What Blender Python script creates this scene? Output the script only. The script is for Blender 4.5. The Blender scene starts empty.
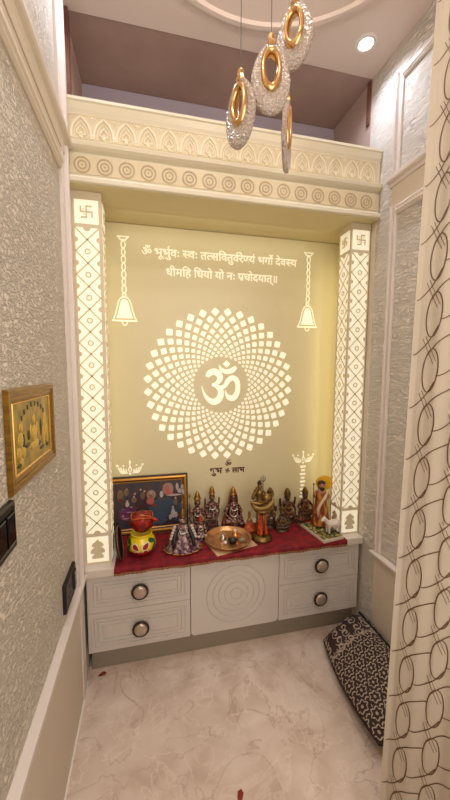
import bpy, bmesh, math, random
from mathutils import Vector, Matrix
random.seed(7)
SC = bpy.context.scene
COL = SC.collection
PI = math.pi

# ------------------------------------------------------------------ materials
def lin(c):
    return tuple(((v/255)/12.92 if v/255 <= .04045 else ((v/255+.055)/1.055)**2.4) for v in c) + (1,)
MATS = {}
def mat(name, rgb, rough=.6, metal=0, emit=0, ecol=None, trans=0, coat=0, bump=None, noise=None, spec=.5, sss=0):
    """bump=(scale xyz, strength, distance); noise=(scale, rgb2, lo, hi)"""
    if name in MATS: return MATS[name]
    m = bpy.data.materials.new(name); m.use_nodes = True
    nt = m.node_tree; N = nt.nodes; L = nt.links
    b = N['Principled BSDF']
    b.inputs['Base Color'].default_value = lin(rgb)
    b.inputs['Roughness'].default_value = rough
    b.inputs['Metallic'].default_value = metal
    b.inputs['Specular IOR Level'].default_value = spec
    if trans: b.inputs['Transmission Weight'].default_value = trans
    if coat: b.inputs['Coat Weight'].default_value = coat
    if emit:
        b.inputs['Emission Color'].default_value = lin(ecol or rgb)
        b.inputs['Emission Strength'].default_value = emit
    tc = N.new('ShaderNodeTexCoord')
    if noise:
        sc, rgb2, lo, hi = noise
        mp = N.new('ShaderNodeMapping'); L.new(tc.outputs['Object'], mp.inputs['Vector'])
        mp.inputs['Scale'].default_value = sc if isinstance(sc, tuple) else (sc, sc, sc)
        n = N.new('ShaderNodeTexNoise'); n.inputs['Scale'].default_value = 1; n.inputs['Detail'].default_value = 5
        L.new(mp.outputs[0], n.inputs['Vector'])
        r = N.new('ShaderNodeValToRGB'); r.color_ramp.elements[0].position = lo; r.color_ramp.elements[1].position = hi
        r.color_ramp.elements[0].color = lin(rgb); r.color_ramp.elements[1].color = lin(rgb2)
        L.new(n.outputs['Fac'], r.inputs[0]); L.new(r.outputs[0], b.inputs['Base Color'])
    if bump:
        sc, st, di = bump
        mp = N.new('ShaderNodeMapping'); L.new(tc.outputs['Object'], mp.inputs['Vector']); mp.inputs['Scale'].default_value = sc
        n = N.new('ShaderNodeTexNoise'); n.inputs['Scale'].default_value = 1; n.inputs['Detail'].default_value = 6; n.inputs['Roughness'].default_value = .62
        L.new(mp.outputs[0], n.inputs['Vector'])
        bn = N.new('ShaderNodeBump'); bn.inputs['Strength'].default_value = st; bn.inputs['Distance'].default_value = di
        L.new(n.outputs['Fac'], bn.inputs['Height']); L.new(bn.outputs[0], b.inputs['Normal'])
    MATS[name] = m
    return m

def painted(name, cols, scale=60, metal=.35, rough=.4):
    """antique painted metal: hard patches of several colours"""
    m = bpy.data.materials.new(name); m.use_nodes = True
    N = m.node_tree.nodes; L = m.node_tree.links; b = N['Principled BSDF']
    tc = N.new('ShaderNodeTexCoord'); v = N.new('ShaderNodeTexVoronoi'); v.inputs['Scale'].default_value = scale
    L.new(tc.outputs['Object'], v.inputs['Vector'])
    sp = N.new('ShaderNodeSeparateColor'); L.new(v.outputs['Color'], sp.inputs[0])
    r = N.new('ShaderNodeValToRGB'); r.color_ramp.interpolation = 'CONSTANT'
    el = r.color_ramp.elements; el[0].color = lin(cols[0]); el[1].position = 1/len(cols); el[1].color = lin(cols[1])
    for i in range(2, len(cols)):
        e = el.new(i/len(cols)); e.color = lin(cols[i])
    L.new(sp.outputs[0], r.inputs[0]); L.new(r.outputs[0], b.inputs['Base Color'])
    b.inputs['Metallic'].default_value = metal; b.inputs['Roughness'].default_value = rough
    bn = N.new('ShaderNodeBump'); bn.inputs['Strength'].default_value = .5; bn.inputs['Distance'].default_value = .002
    L.new(v.outputs['Distance'], bn.inputs['Height']); L.new(bn.outputs[0], b.inputs['Normal'])
    return m

CREAM = mat('corian_cream', (222, 209, 182), .38, bump=((3, 3, 3), .05, .001))
TRIMM = mat('trim_paint', (222, 211, 203), .45)
WALLSMOOTH = mat('wall_smooth', (214, 201, 182), .55)
CAB = mat('cabinet_paint', (206, 198, 190), .42)
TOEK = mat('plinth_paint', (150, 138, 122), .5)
LIT = mat('backlit_corian', (250, 244, 220), .4, emit=.40, ecol=(255, 247, 220))
LIT2 = mat('backlit_marks', (250, 244, 220), .4, emit=.40, ecol=(255, 247, 220))
GRILLE = mat('lattice_corian', (224, 210, 178), .45)
PANEL = mat('niche_panel', (222, 211, 172), .38)
SOFF = mat('niche_ceiling_paint', (216, 202, 156), .5)
ENGR = mat('engraved_ring', (190, 172, 142), .5)
RELIEF = mat('relief_cream', (240, 230, 204), .45)
GOLD = mat('polished_gold', (214, 172, 118), .24, 1)
BRASS = mat('old_brass', (142, 112, 60), .38, .8, noise=(40, (84, 62, 36), .35, .7))
COPPER = mat('copper', (226, 178, 128), .30, .8, noise=(30, (196, 138, 90), .35, .7))
SILVER = mat('silver', (196, 192, 186), .25, .9)
BRONZE = mat('dark_bronze', (66, 50, 40), .35, .7)
BLACK = mat('black_plastic', (26, 21, 20), .35)
REDC = mat('crimson_cloth', (100, 3, 18), .75, noise=((30, 30, 30), (146, 8, 30), .38, .68), bump=((160, 160, 160), .4, .002))
WHITE = mat('white_paint', (228, 222, 214), .5)
BROWNW = mat('brown_wood', (84, 50, 36), .6, noise=((8, 8, 60), (120, 76, 56), .3, .7))

def plaster(name, rgb, sc, dist, strength):
    m = bpy.data.materials.new(name); m.use_nodes = True
    N = m.node_tree.nodes; L = m.node_tree.links; b = N['Principled BSDF']
    b.inputs['Base Color'].default_value = lin(rgb); b.inputs['Roughness'].default_value = .75
    tc = N.new('ShaderNodeTexCoord')
    hs = []
    for k, (s, rot) in enumerate(sc):
        mp = N.new('ShaderNodeMapping'); L.new(tc.outputs['Object'], mp.inputs['Vector'])
        mp.inputs['Scale'].default_value = s; mp.inputs['Rotation'].default_value = (rot, 0, 0)
        n = N.new('ShaderNodeTexNoise'); n.inputs['Scale'].default_value = 1; n.inputs['Detail'].default_value = 4
        n.inputs['Roughness'].default_value = .6; n.inputs['Distortion'].default_value = .6
        L.new(mp.outputs[0], n.inputs['Vector']); hs.append(n.outputs['Fac'])
    ad = N.new('ShaderNodeMath'); ad.operation = 'ADD'; L.new(hs[0], ad.inputs[0]); L.new(hs[1], ad.inputs[1])
    mx = N.new('ShaderNodeMapRange'); mx.interpolation_type = 'SMOOTHSTEP'; L.new(ad.outputs[0], mx.inputs['Value'])
    mx.inputs['From Min'].default_value = .86; mx.inputs['From Max'].default_value = 1.16
    bn = N.new('ShaderNodeBump'); bn.inputs['Strength'].default_value = strength; bn.inputs['Distance'].default_value = dist
    L.new(mx.outputs[0], bn.inputs['Height']); L.new(bn.outputs[0], b.inputs['Normal'])
    return m
PL_L = plaster('textured_plaster_left', (230, 218, 200), [((30, 34, 90), .5), ((60, 90, 150), .5)], .0062, 1)
PL_R = plaster('textured_plaster_right', (232, 222, 208), [((30, 18, 120), -.12), ((60, 40, 150), .1)], .0065, 1)

def marble():
    m = bpy.data.materials.new('marble_floor'); m.use_nodes = True
    N = m.node_tree.nodes; L = m.node_tree.links; b = N['Principled BSDF']
    tc = N.new('ShaderNodeTexCoord')
    def noise(s, d, dist=0, off=0):
        mp = N.new('ShaderNodeMapping'); L.new(tc.outputs['Object'], mp.inputs['Vector'])
        mp.inputs['Location'].default_value = (off, off, 0); mp.inputs['Rotation'].default_value = (0, 0, .7)
        n = N.new('ShaderNodeTexNoise'); n.inputs['Scale'].default_value = s; n.inputs['Detail'].default_value = d
        n.inputs['Distortion'].default_value = dist; L.new(mp.outputs[0], n.inputs['Vector']); return n.outputs['Fac']
    r = N.new('ShaderNodeValToRGB'); e = r.color_ramp.elements
    e[0].position = .3; e[0].color = lin((200, 176, 158)); e[1].position = .68; e[1].color = lin((226, 208, 194))
    x = e.new(.5); x.color = lin((216, 196, 180))
    L.new(noise(7.5, 10, .5), r.inputs[0])
    # veins: thin band where a distorted noise crosses .5
    def vein(scale, off, width):
        a = N.new('ShaderNodeMath'); a.operation = 'SUBTRACT'; L.new(noise(scale, 6, 1.6, off), a.inputs[0]); a.inputs[1].default_value = .5
        c = N.new('ShaderNodeMath'); c.operation = 'ABSOLUTE'; L.new(a.outputs[0], c.inputs[0])
        d = N.new('ShaderNodeMapRange'); L.new(c.outputs[0], d.inputs['Value'])
        d.inputs['From Min'].default_value = 0; d.inputs['From Max'].default_value = width
        d.inputs['To Min'].default_value = 1; d.inputs['To Max'].default_value = 0
        g = N.new('ShaderNodeMath'); g.operation = 'MULTIPLY'; L.new(d.outputs[0], g.inputs[0]); L.new(noise(3, 2, 0, off+5), g.inputs[1])
        return g.outputs[0]
    mx = N.new('ShaderNodeMixRGB'); L.new(vein(3.4, 3, .014), mx.inputs[0]); L.new(r.outputs[0], mx.inputs[1]); mx.inputs[2].default_value = lin((170, 142, 122))
    my = N.new('ShaderNodeMixRGB'); L.new(vein(5.1, 11, .02), my.inputs[0]); L.new(mx.outputs[0], my.inputs[1]); my.inputs[2].default_value = lin((236, 218, 204))
    L.new(my.outputs[0], b.inputs['Base Color'])
    b.inputs['Roughness'].default_value = .32
    return m
MARBLE = marble()

# ------------------------------------------------------------------ mesh builder
class MB:
    def __init__(s): s.v = []; s.f = []; s.m = []; s.T = Matrix.Identity(4); s.mi = 0
    def add(s, vs, fs, flip=False):
        o = len(s.v)
        s.v += [tuple(s.T @ Vector(p)) for p in vs]
        for f in fs:
            s.f.append([o+i for i in (reversed(f) if flip else f)]); s.m.append(s.mi)
        return s
    def box(s, x0, x1, y0, y1, z0, z1):
        return s.add([(x0,y0,z0),(x1,y0,z0),(x1,y1,z0),(x0,y1,z0),(x0,y0,z1),(x1,y0,z1),(x1,y1,z1),(x0,y1,z1)],
              [(3,2,1,0),(4,5,6,7),(0,1,5,4),(1,2,6,5),(2,3,7,6),(3,0,4,7)])
    def lathe(s, prof, n=24, cap=True, axis='z', c=(0,0,0), sx=1, sy=1, a0=0, a1=2*PI):
        full = abs(a1-a0-2*PI) < 1e-6; k = n if full else n+1
        vs = []
        for r, z in prof:
            for i in range(k):
                a = a0+(a1-a0)*i/n; p = (r*math.cos(a)*sx, r*math.sin(a)*sy, z)
                if axis == 'y': p = (p[0], p[2], -p[1])
                if axis == 'x': p = (p[2], p[0], p[1])
                vs.append((p[0]+c[0], p[1]+c[1], p[2]+c[2]))
        fs = []
        for j in range(len(prof)-1):
            for i in range(n if full else n):
                i2 = (i+1) % k
                fs.append((j*k+i, j*k+i2, (j+1)*k+i2, (j+1)*k+i))
        if cap and full:
            if prof[0][0] > 1e-5: fs.append(tuple(reversed(range(k))))
            if prof[-1][0] > 1e-5: fs.append(tuple((len(prof)-1)*k+i for i in range(k)))
        return s.add(vs, fs)
    def ell(s, c, r, n=14, rot=None):
        R = Matrix.Identity(3) if rot is None else rot
        vs = []; fs = []; h = n//2
        vs.append(tuple(Vector(c)+R@Vector((0,0,r[2]))))
        for j in range(1, h):
            t = PI*j/h
            for i in range(n):
                a = 2*PI*i/n
                vs.append(tuple(Vector(c)+R@Vector((r[0]*math.sin(t)*math.cos(a), r[1]*math.sin(t)*math.sin(a), r[2]*math.cos(t)))))
        vs.append(tuple(Vector(c)-R@Vector((0,0,r[2]))))
        for i in range(n): fs.append((0, 1+i, 1+(i+1)%n))
        for j in range(h-2):
            for i in range(n):
                fs.append((1+j*n+i, 1+(j+1)*n+i, 1+(j+1)*n+(i+1)%n, 1+j*n+(i+1)%n))
        b = len(vs)-1
        for i in range(n): fs.append((b, 1+(h-2)*n+(i+1)%n, 1+(h-2)*n+i))
        return s.add(vs, fs)
    def tube(s, pts, rad, n=8, closed=False, cap=True):
        P = [Vector(p) for p in pts]; k = len(P); R = rad if isinstance(rad, (list, tuple)) else [rad]*k
        vs = []; fs = []
        up = None
        for i in range(k):
            if closed: t = P[(i+1)%k]-P[i-1]
            else: t = P[min(i+1,k-1)]-P[max(i-1,0)]
            t.normalize()
            if up is None:
                up = Vector((0,0,1)) if abs(t.z) < .9 else Vector((1,0,0))
            a = t.cross(up).normalized(); up = a.cross(t).normalized()
            for j in range(n):
                q = 2*PI*j/n; vs.append(tuple(P[i]+(a*math.cos(q)+up*math.sin(q))*R[i]))
        for i in range(k if closed else k-1):
            for j in range(n):
                fs.append((i*n+j, ((i+1)%k)*n+j, ((i+1)%k)*n+(j+1)%n, i*n+(j+1)%n))
        if cap and not closed:
            fs.append(tuple(range(n))); fs.append(tuple(reversed([(k-1)*n+j for j in range(n)])))
        return s.add(vs, fs)
    # ---- flat work drawn in the local x / z plane, facing -y, thickness t towards -y
    def poly(s, pts, t=.002, y=0):
        k = len(pts)
        a = sum(pts[i][0]*pts[(i+1)%k][1]-pts[(i+1)%k][0]*pts[i][1] for i in range(k))
        if a < 0: pts = pts[::-1]
        vs = [(p[0], y-t, p[1]) for p in pts]+[(p[0], y, p[1]) for p in pts]
        fs = [tuple(range(k))]+[(i, k+i, k+(i+1)%k, (i+1)%k) for i in range(k)]
        return s.add(vs, fs)
    def ribbon(s, pts, w, t=.002, closed=False, y=0):
        k = len(pts); P = [Vector(p) for p in pts]; vs = []; fs = []
        for i in range(k):
            a = P[i-1] if (closed or i) else None; b = P[(i+1)%k] if (closed or i < k-1) else None
            d1 = (P[i]-a).normalized() if a is not None else None
            d2 = (b-P[i]).normalized() if b is not None else None
            d = (d1+d2 if d1 and d2 else (d1 or d2))
            if d.length < 1e-6: d = d1
            d = d.normalized(); nrm = Vector((-d.y, d.x)); sc = 1
            if d1 and d2: sc = min(1/max(abs(d.dot(d1)), .4), 2)
            for sg in (1, -1):
                q = P[i]+nrm*sg*w/2*sc
                vs += [(q.x, y-t, q.y), (q.x, y, q.y)]
        m = k if closed else k-1
        for i in range(m):
            j = (i+1) % k; A = i*4; B = j*4
            fs += [(A, A+2, B+2, B), (A+1, A, B, B+1), (A+2, A+3, B+3, B+2)]
        if not closed: fs += [(0,1,3,2), ((k-1)*4+2,(k-1)*4+3,(k-1)*4+1,(k-1)*4)]
        return s.add(vs, fs)
    def build(s, name, mats, parent=None, smooth=False, loc=None):
        me = bpy.data.meshes.new(name)
        me.from_pydata(s.v, [], s.f); me.update()
        if not isinstance(mats, (list, tuple)): mats = [mats]
        for m in mats: me.materials.append(m)
        for p, mi in zip(me.polygons, s.m): p.material_index = mi; p.use_smooth = smooth
        bm = bmesh.new(); bm.from_mesh(me); bmesh.ops.remove_doubles(bm, verts=bm.verts, dist=1e-6)
        bmesh.ops.recalc_face_normals(bm, faces=bm.faces); bm.to_mesh(me); bm.free()
        o = bpy.data.objects.new(name, me); COL.objects.link(o)
        if parent: o.parent = parent
        if loc: o.location = loc
        return o
def circ(cx, cz, r, n=32, rz=None, a0=0):
    return [(cx+r*math.cos(a0+2*PI*i/n), cz+(rz or r)*math.sin(a0+2*PI*i/n)) for i in range(n)]
def arc(cx, cz, r, a, b, n=16, rz=None):
    return [(cx+r*math.cos(a+(b-a)*i/n), cz+(rz or r)*math.sin(a+(b-a)*i/n)) for i in range(n+1)]
def bez(p0, p1, p2, p3, n=12):
    r = []
    for i in range(n+1):
        t = i/n; u = 1-t
        r.append(tuple(u**3*a+3*u*u*t*b+3*u*t*t*c+t**3*d for a, b, c, d in zip(p0, p1, p2, p3)))
    return r
def bevel(o, w=.003, seg=2, ang=.6):
    m = o.modifiers.new('bevel', 'BEVEL'); m.width = w; m.segments = seg; m.limit_method = 'ANGLE'; m.angle_limit = ang
    for p in o.data.polygons: p.use_smooth = True
    w_ = o.modifiers.new('wn', 'WEIGHTED_NORMAL'); w_.keep_sharp = True
    return o
def thing(name, label, cat, loc=(0,0,0), rz=0, group=None):
    o = bpy.data.objects.new(name, None); COL.objects.link(o); o.location = loc; o.rotation_euler = (0,0,rz)
    o.empty_display_size = .05
    o['label'] = label; o['category'] = cat
    if group: o['group'] = group
    return o
def tag(o, label, cat, group=None):
    o['label'] = label; o['category'] = cat
    if group: o['group'] = group
    return o
def struct(o): o['kind'] = 'structure'; return o

# ------------------------------------------------------------------ the room
XL, XR = -.0133, 1.39
YF, YE = -2.15, .43          # wall behind the camera, back wall of the loft
ZC = 2.85
YP = .325                    # back panel of the niche
struct(MB().box(XL-.1, XR+.1, YF-.1, YE+.1, -.06, 0).build('floor', MARBLE))
CEILP = mat('ceiling_paint', (226, 208, 196), .6)
# ceiling with a round tray recess
def ceiling():
    m = MB(); cx, cy = .70, -.63; R0 = .59; n = 96
    x0, x1, y0, y1 = XL-.1, XR+.1, YF-.1, .078
    sq = []; ci = []
    for i in range(n):
        a = 2*PI*i/n; c, s_ = math.cos(a), math.sin(a)
        tx = (x1-cx)/c if c > 1e-9 else ((x0-cx)/c if c < -1e-9 else 1e9)
        ty = (y1-cy)/s_ if s_ > 1e-9 else ((y0-cy)/s_ if s_ < -1e-9 else 1e9)
        t = min(tx, ty); sq.append((cx+c*t, cy+s_*t, ZC)); 
    rings = [(R0+.02, ZC), (R0+.012, ZC-.012), (R0-.006, ZC-.012), (R0-.012, ZC), (R0-.17, ZC+.0), (R0-.172, ZC+.07)]
    vs = list(sq)
    for r, z in rings:
        vs += [(cx+r*math.cos(2*PI*i/n), cy+r*math.sin(2*PI*i/n), z) for i in range(n)]
    fs = []
    for k in range(len(rings)):
        for i in range(n): fs.append((k*n+i, k*n+(i+1)%n, (k+1)*n+(i+1)%n, (k+1)*n+i))
    fs.append(tuple(len(rings)*n+i for i in range(n)))
    m.add(vs, fs)
    m.box(x0, x1, y0, y1, ZC+.08, ZC+.1)
    m.add([(x0,y1,ZC),(x1,y1,ZC),(x1,y1,ZC+.1),(x0,y1,ZC+.1)], [(0,1,2,3)])
    me = m.build('ceiling', CEILP)
    return struct(me)
ceiling()
LOFTB = mat('loft_raw_plaster', (160, 132, 122), .85, noise=(5, (174, 146, 134), .3, .7))
LOFTW = mat('loft_back_paint', (176, 164, 176), .8)
struct(MB().box(XL-.1, XR+.1, .078, YE+.1, ZC+.003, ZC+.1).build('ceiling', LOFTB))
struct(MB().box(XL-.1, XR+.1, YE, YE+.1, -.0, ZC).build('wall_back', LOFTW))
def sidewall(name, xa, xb, m):
    return struct(MB().box(xa, xb, YF, -.0, 0, ZC).build(name, m))
WL = sidewall('wall_left', XL-.1, XL, PL_L)
WR = sidewall('wall_right', XR, XR+.1, PL_R)
struct(MB().box(XL-.1, XL, 0, YE, 0, 2.3).build('wall_left', WALLSMOOTH))
struct(MB().box(XL-.1, XL, 0, .078, 2.3, ZC).build('wall_left', PL_L))
struct(MB().box(XL-.1, XL, .078, YE, 2.3, ZC).build('wall_left', mat('loft_side_plaster', (176, 146, 132), .85, noise=(6, (190, 160, 146), .3, .7))))
struct(MB().box(XR, XR+.1, 0, YE, 0, 2.3).build('wall_right', WALLSMOOTH))
struct(MB().box(XR, XR+.1, 0, .078, 2.3, ZC).build('wall_right', PL_R))
struct(MB().box(XR, XR+.1, .078, YE, 2.3, ZC).build('wall_right', mat('loft_right_plaster', (176, 152, 140), .85)))
struct(MB().box(XL-.1, XR+.1, YF-.1, YF, 0, ZC).build('wall_front', WALLSMOOTH))
# rough plaster edges / battens in the loft
struct(MB().box(XL, XL+.014, .062, .09, 2.36, ZC-.002).build('trim_loft', BROWNW))
struct(MB().box(XR-.010, XR, .084, .104, 2.645, ZC-.002).build('trim_loft', BROWNW))

# wall mouldings ------------------------------------------------
def moulding(x, sgn, y0, y1, z0, z1, vert, w, p=.018):
    """stepped moulding strip of width w on a side wall; sgn=+1 left wall (sticks out to +x)"""
    prof = [(0, 0), (0, .45), (.12, .6), (.2, .6), (.26, .38), (.5, .34), (.56, 1), (.72, 1), (.8, .7), (.9, .7), (1, .3), (1, 0)]
    m = MB(); vs = []; k = len(prof)
    for e in (0, 1):
        for a, d in prof:
            if vert: vs.append((x+sgn*d*p, y0+(y1-y0)*a, (z0, z1)[e]))
            else: vs.append((x+sgn*d*p, (y0, y1)[e], z0+(z1-z0)*a))
    fs = [(i, i+1, k+i+1, k+i) for i in range(k-1)]+[tuple(range(k)), tuple(range(k, 2*k))]
    return m.add(vs, fs)
def sill(x, sgn, y0, y1, z0, z1, p):
    m = MB(); prof = [(0, z0), (.35*p, z0), (.5*p, z0+.3*(z1-z0)), (.85*p, z0+.45*(z1-z0)), (p, z0+.6*(z1-z0)), (p, z1-.002), (p-.002, z1), (0, z1)]
    k = len(prof); vs = [(x+sgn*d, y, z) for y in (y0, y1) for d, z in prof]
    return m.add(vs, [(i, i+1, k+i+1, k+i) for i in range(k-1)]+[tuple(range(k)), tuple(range(k, 2*k))])
Y0 = YF
# left wall
struct(sill(XL, 1, Y0, -.032, .50, .537, .026).build('trim_1', TRIMM))
struct(moulding(XL, 1, -.125, -.03, .537, 2.25, True, .09, .022).build('trim_2', TRIMM))
struct(moulding(XL, 1, -.125, -.03, 2.29, ZC, True, .09, .022).build('trim_3', TRIMM))
struct(moulding(XL, 1, Y0, -.127, 2.215, 2.14, False, .06, .018).build('trim_4', WALLSMOOTH))
struct(sill(XL, 1, Y0, -.03, 2.25, 2.292, .032).build('trim_5', WALLSMOOTH))
struct(MB().box(XL, XL+.004, Y0, -.09, .0, .50).build('trim_6', WALLSMOOTH))
struct(MB().box(XL, XL+.009, -.09, -.03, .0, .50).build('trim_7', TRIMM))
struct(MB().box(XL, XL+.012, Y0, -.03, 2.2165, 2.2495).build('trim_8', WALLSMOOTH))
# right wall
struct(sill(XR, -1, Y0, -.095, .49, .515, .028).build('trim_9', TRIMM))
struct(moulding(XR, -1, -.145, -.105, .515, 2.16, True, .04, .018).build('trim_10', TRIMM))
struct(moulding(XR, -1, Y0, -.146, 2.16, 2.118, False, .04, .018).build('trim_11', TRIMM))
struct(sill(XR, -1, Y0, -.095, 2.25, 2.292, .03).build('trim_12', TRIMM))
struct(moulding(XR, -1, -.147, -.10, 2.292, 2.72, True, .04, .018).build('trim_13', TRIMM))
struct(moulding(XR, -1, Y0, -.148, 2.72, 2.68, False, .04, .018).build('trim_14', TRIMM))
struct(MB().box(XR-.004, XR, Y0, -.105, .0, .49).build('trim_15', WALLSMOOTH))
struct(MB().box(XR-.006, XR, Y0, -.105, 2.161, 2.249).build('trim_16', WALLSMOOTH))

# ------------------------------------------------------------------ cabinets
ZW0, ZW1 = .500, .537
def loops(m, L, cap=True):
    """connect a list of equal-length vertex loops, cap the last one"""
    k = len(L[0]); vs = [p for l in L for p in l]; fs = []
    for j in range(len(L)-1):
        for i in range(k): fs.append((j*k+i, j*k+(i+1)%k, (j+1)*k+(i+1)%k, (j+1)*k+i))
    if cap: fs.append(tuple((len(L)-1)*k+i for i in range(k)))
    m.add(vs, fs)
def rectloop(x0, x1, z0, z1, d, y): return [(x0+d, y, z0+d), (x1-d, y, z0+d), (x1-d, y, z1-d), (x0+d, y, z1-d)]
def drawer_front(x0, x1, z0, z1):
    m = MB(); g = .004
    prof = [(0, .018), (0, .001), (.001, 0), (.024, 0), (.0255, g), (.0285, g), (.030, 0), (.041, .0), (.0425, g), (.0455, g), (.047, 0.0), (.0585, 0), (.060, g), (.063, g), (.0645, 0)]
    loops(m, [rectloop(x0, x1, z0, z1, d, y) for d, y in prof])
    m.add(rectloop(x0, x1, z0, z1, 0, .018), [(3,2,1,0)])
    return m
def knob(x, z, parent):
    k = MB().lathe([(0.006, -.001), (.006, -.012), (.030, -.012), (.038, -.015), (.039, -.020), (.035, -.024), (.029, -.022)], 32, True, 'y', (x, 0, z)).build('knob', BRONZE, parent, True)
    MB().lathe([(.030, -.0215), (.028, -.027), (.020, -.030), (.010, -.0315), (.0001, -.032)], 32, False, 'y', (x, 0, z)).build('knob_cap', mat('knob_cap_metal', (190, 172, 158), .3, .6), parent=k, smooth=True)
def drawer_unit(x0, x1, label):
    t = thing('drawer_cabinet', label, 'cabinet', ((x0+x1)/2, 0, .132)); ox, oz = -(x0+x1)/2, -.132
    def loc(m): m.T = Matrix.Translation((ox, 0, oz)); return m
    b = MB(); b.T = Matrix.Translation((ox, 0, oz))
    b.box(x0, x1, .019, YP-.005, .132, ZW0-.001).build('body', CAB, t)
    for z0, z1 in ((.134, .3225), (.3255, ZW0-.003)):
        m = drawer_front(x0+.0015, x1-.0015, z0, z1)
        d = m.build('drawer', CAB, t); d.location = (ox, 0, oz)
        d.parent = t
        knob((x0+x1)/2, (z0+z1)/2, d)
    return t
drawer_unit(.000, .465, 'grey-white two-drawer cabinet under the left end of the worktop, beneath the painted pot')
drawer_unit(.9165, 1.373, 'grey-white two-drawer cabinet under the right end of the worktop, beside the patterned cushion')
def door_unit():
    x0, x1 = .4655, .916; z0, z1 = .134, ZW0-.003; cx, cz = .691, .318
    t = thing('door_cabinet', 'middle cabinet with a plain door engraved with concentric circles', 'cabinet', (cx, 0, .132))
    b = MB(); b.box(x0-cx, x1-cx, .019, YP-.005, 0, ZW0-.001-.132).build('body', CAB, t)
    m = MB(); n = 96; R = .150
    a, c, e, d = x0+.0015, x1-.0015, z0, z1
    sq = []
    for i in range(n):
        q = 2*PI*i/n; ca, sa = math.cos(q), math.sin(q)
        tx = (c-cx)/ca if ca > 1e-9 else ((a-cx)/ca if ca < -1e-9 else 1e9)
        tz = (d-cz)/sa if sa > 1e-9 else ((e-cz)/sa if sa < -1e-9 else 1e9)
        u = min(tx, tz); sq.append((cx+ca*u, cz+sa*u))
    L = [[(p[0], .018, p[1]) for p in sq], [(p[0], 0, p[1]) for p in sq]]
    g = .004
    for r in (.149, .119, .090, .060, .029):
        for rr, y in ((r+.003, 0), (r+.0012, g), (r-.0012, g), (r-.003, 0)):
            L.append([(cx+rr*math.cos(2*PI*i/n), y, cz+rr*math.sin(2*PI*i/n)) for i in range(n)])
    loops(m, L); m.v = [(x-cx, y, z-.132) for x, y, z in m.v]
    m.build('door', CAB, t)
door_unit()
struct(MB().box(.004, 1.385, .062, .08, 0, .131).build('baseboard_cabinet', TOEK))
wt = MB().box(XL+.001, XR-.002, -.013, YP+.03, ZW0, ZW1).build('worktop', mat('worktop_corian', (222, 210, 198), .3))
bevel(wt, .004, 3); tag(wt, 'long pale cream worktop slab carrying the shrine above the drawers', 'worktop')

# ------------------------------------------------------------------ lattice pillars
def lattice(m, w, zb0, zb1):
    """grille bars in local coords (x centred, z world), over a lit panel of width w"""
    p = .09425; z0, z1 = .684, 2.006; bw = .0056; h = w/2
    # diagonal bars, clipped to the panel
    def seg(ax, az, bx, bz):
        if az > bz: ax, az, bx, bz = bx, bz, ax, az
        if bz <= z0 or az >= z1: return
        if az < z0: f = (z0-az)/(bz-az); ax += (bx-ax)*f; az = z0
        if bz > z1: f = (z1-az)/(bz-az); bx = ax+(bx-ax)*f; bz = z1
        if bz-az > .004: m.ribbon([(ax, az), (bx, bz)], bw, .0022)
    k0 = 1.911
    for k in range(-2, 15):
        c = k0-k*p
        seg(-h, c, 0, c+p/2); seg(h, c, 0, c+p/2); seg(-h, c, 0, c-p/2); seg(h, c, 0, c-p/2)
        if z0 < c-.012 and c+.012 < z1: m.ribbon(circ(0, c, .0100, 16, .0100), .0052, .0022, True)
        nz = c+p/2
        if z0 < nz < z1:
            for s_ in (-1, 1):
                m.poly([(s_*h, nz+.011)]+[(s_*(h-.011*math.cos(a)), nz+.011*math.sin(a)) for a in [PI/2*(1-i/6)*1 for i in range(0, 13)]][0:13], .0022)
    for zz, dr in ((z1, -1), (z0, 1)):
        m.poly([(.015*math.cos(PI*i/10), zz+dr*.014*math.sin(PI*i/10)) for i in range(11)], .0022)
    return m
def swastika(m, cx, cz, a, w, t=.0022, y=0):
    m.ribbon([(cx-a, cz+a), (cx-a, cz), (cx+a, cz), (cx+a, cz-a)], w, t, False, y)
    m.ribbon([(cx+a, cz+a), (cx, cz+a), (cx, cz-a), (cx-a, cz-a)], w, t+.0003, False, y)
    for sx in (-1, 1):
        for sz in (-1, 1):
            m.poly(circ(cx+sx*a*.5, cz+sz*a*.5, w*.42, 10), t, y)
def palmette(m, z0):
    # engraved stacked-leaf motif of the bottom box
    pts = [(0, .104), (.008, .094), (.02, .086), (.026, .076), (.024, .070), (.013, .068), (.024, .060), (.031, .050), (.031, .041), (.022, .037),
           (.012, .037), (.02, .031), (.026, .022), (.024, .014), (.012, .013)]
    full = pts+[(-x, z) for x, z in reversed(pts)]
    m.poly([(x, z0+z) for x, z in full], .0022)
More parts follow.
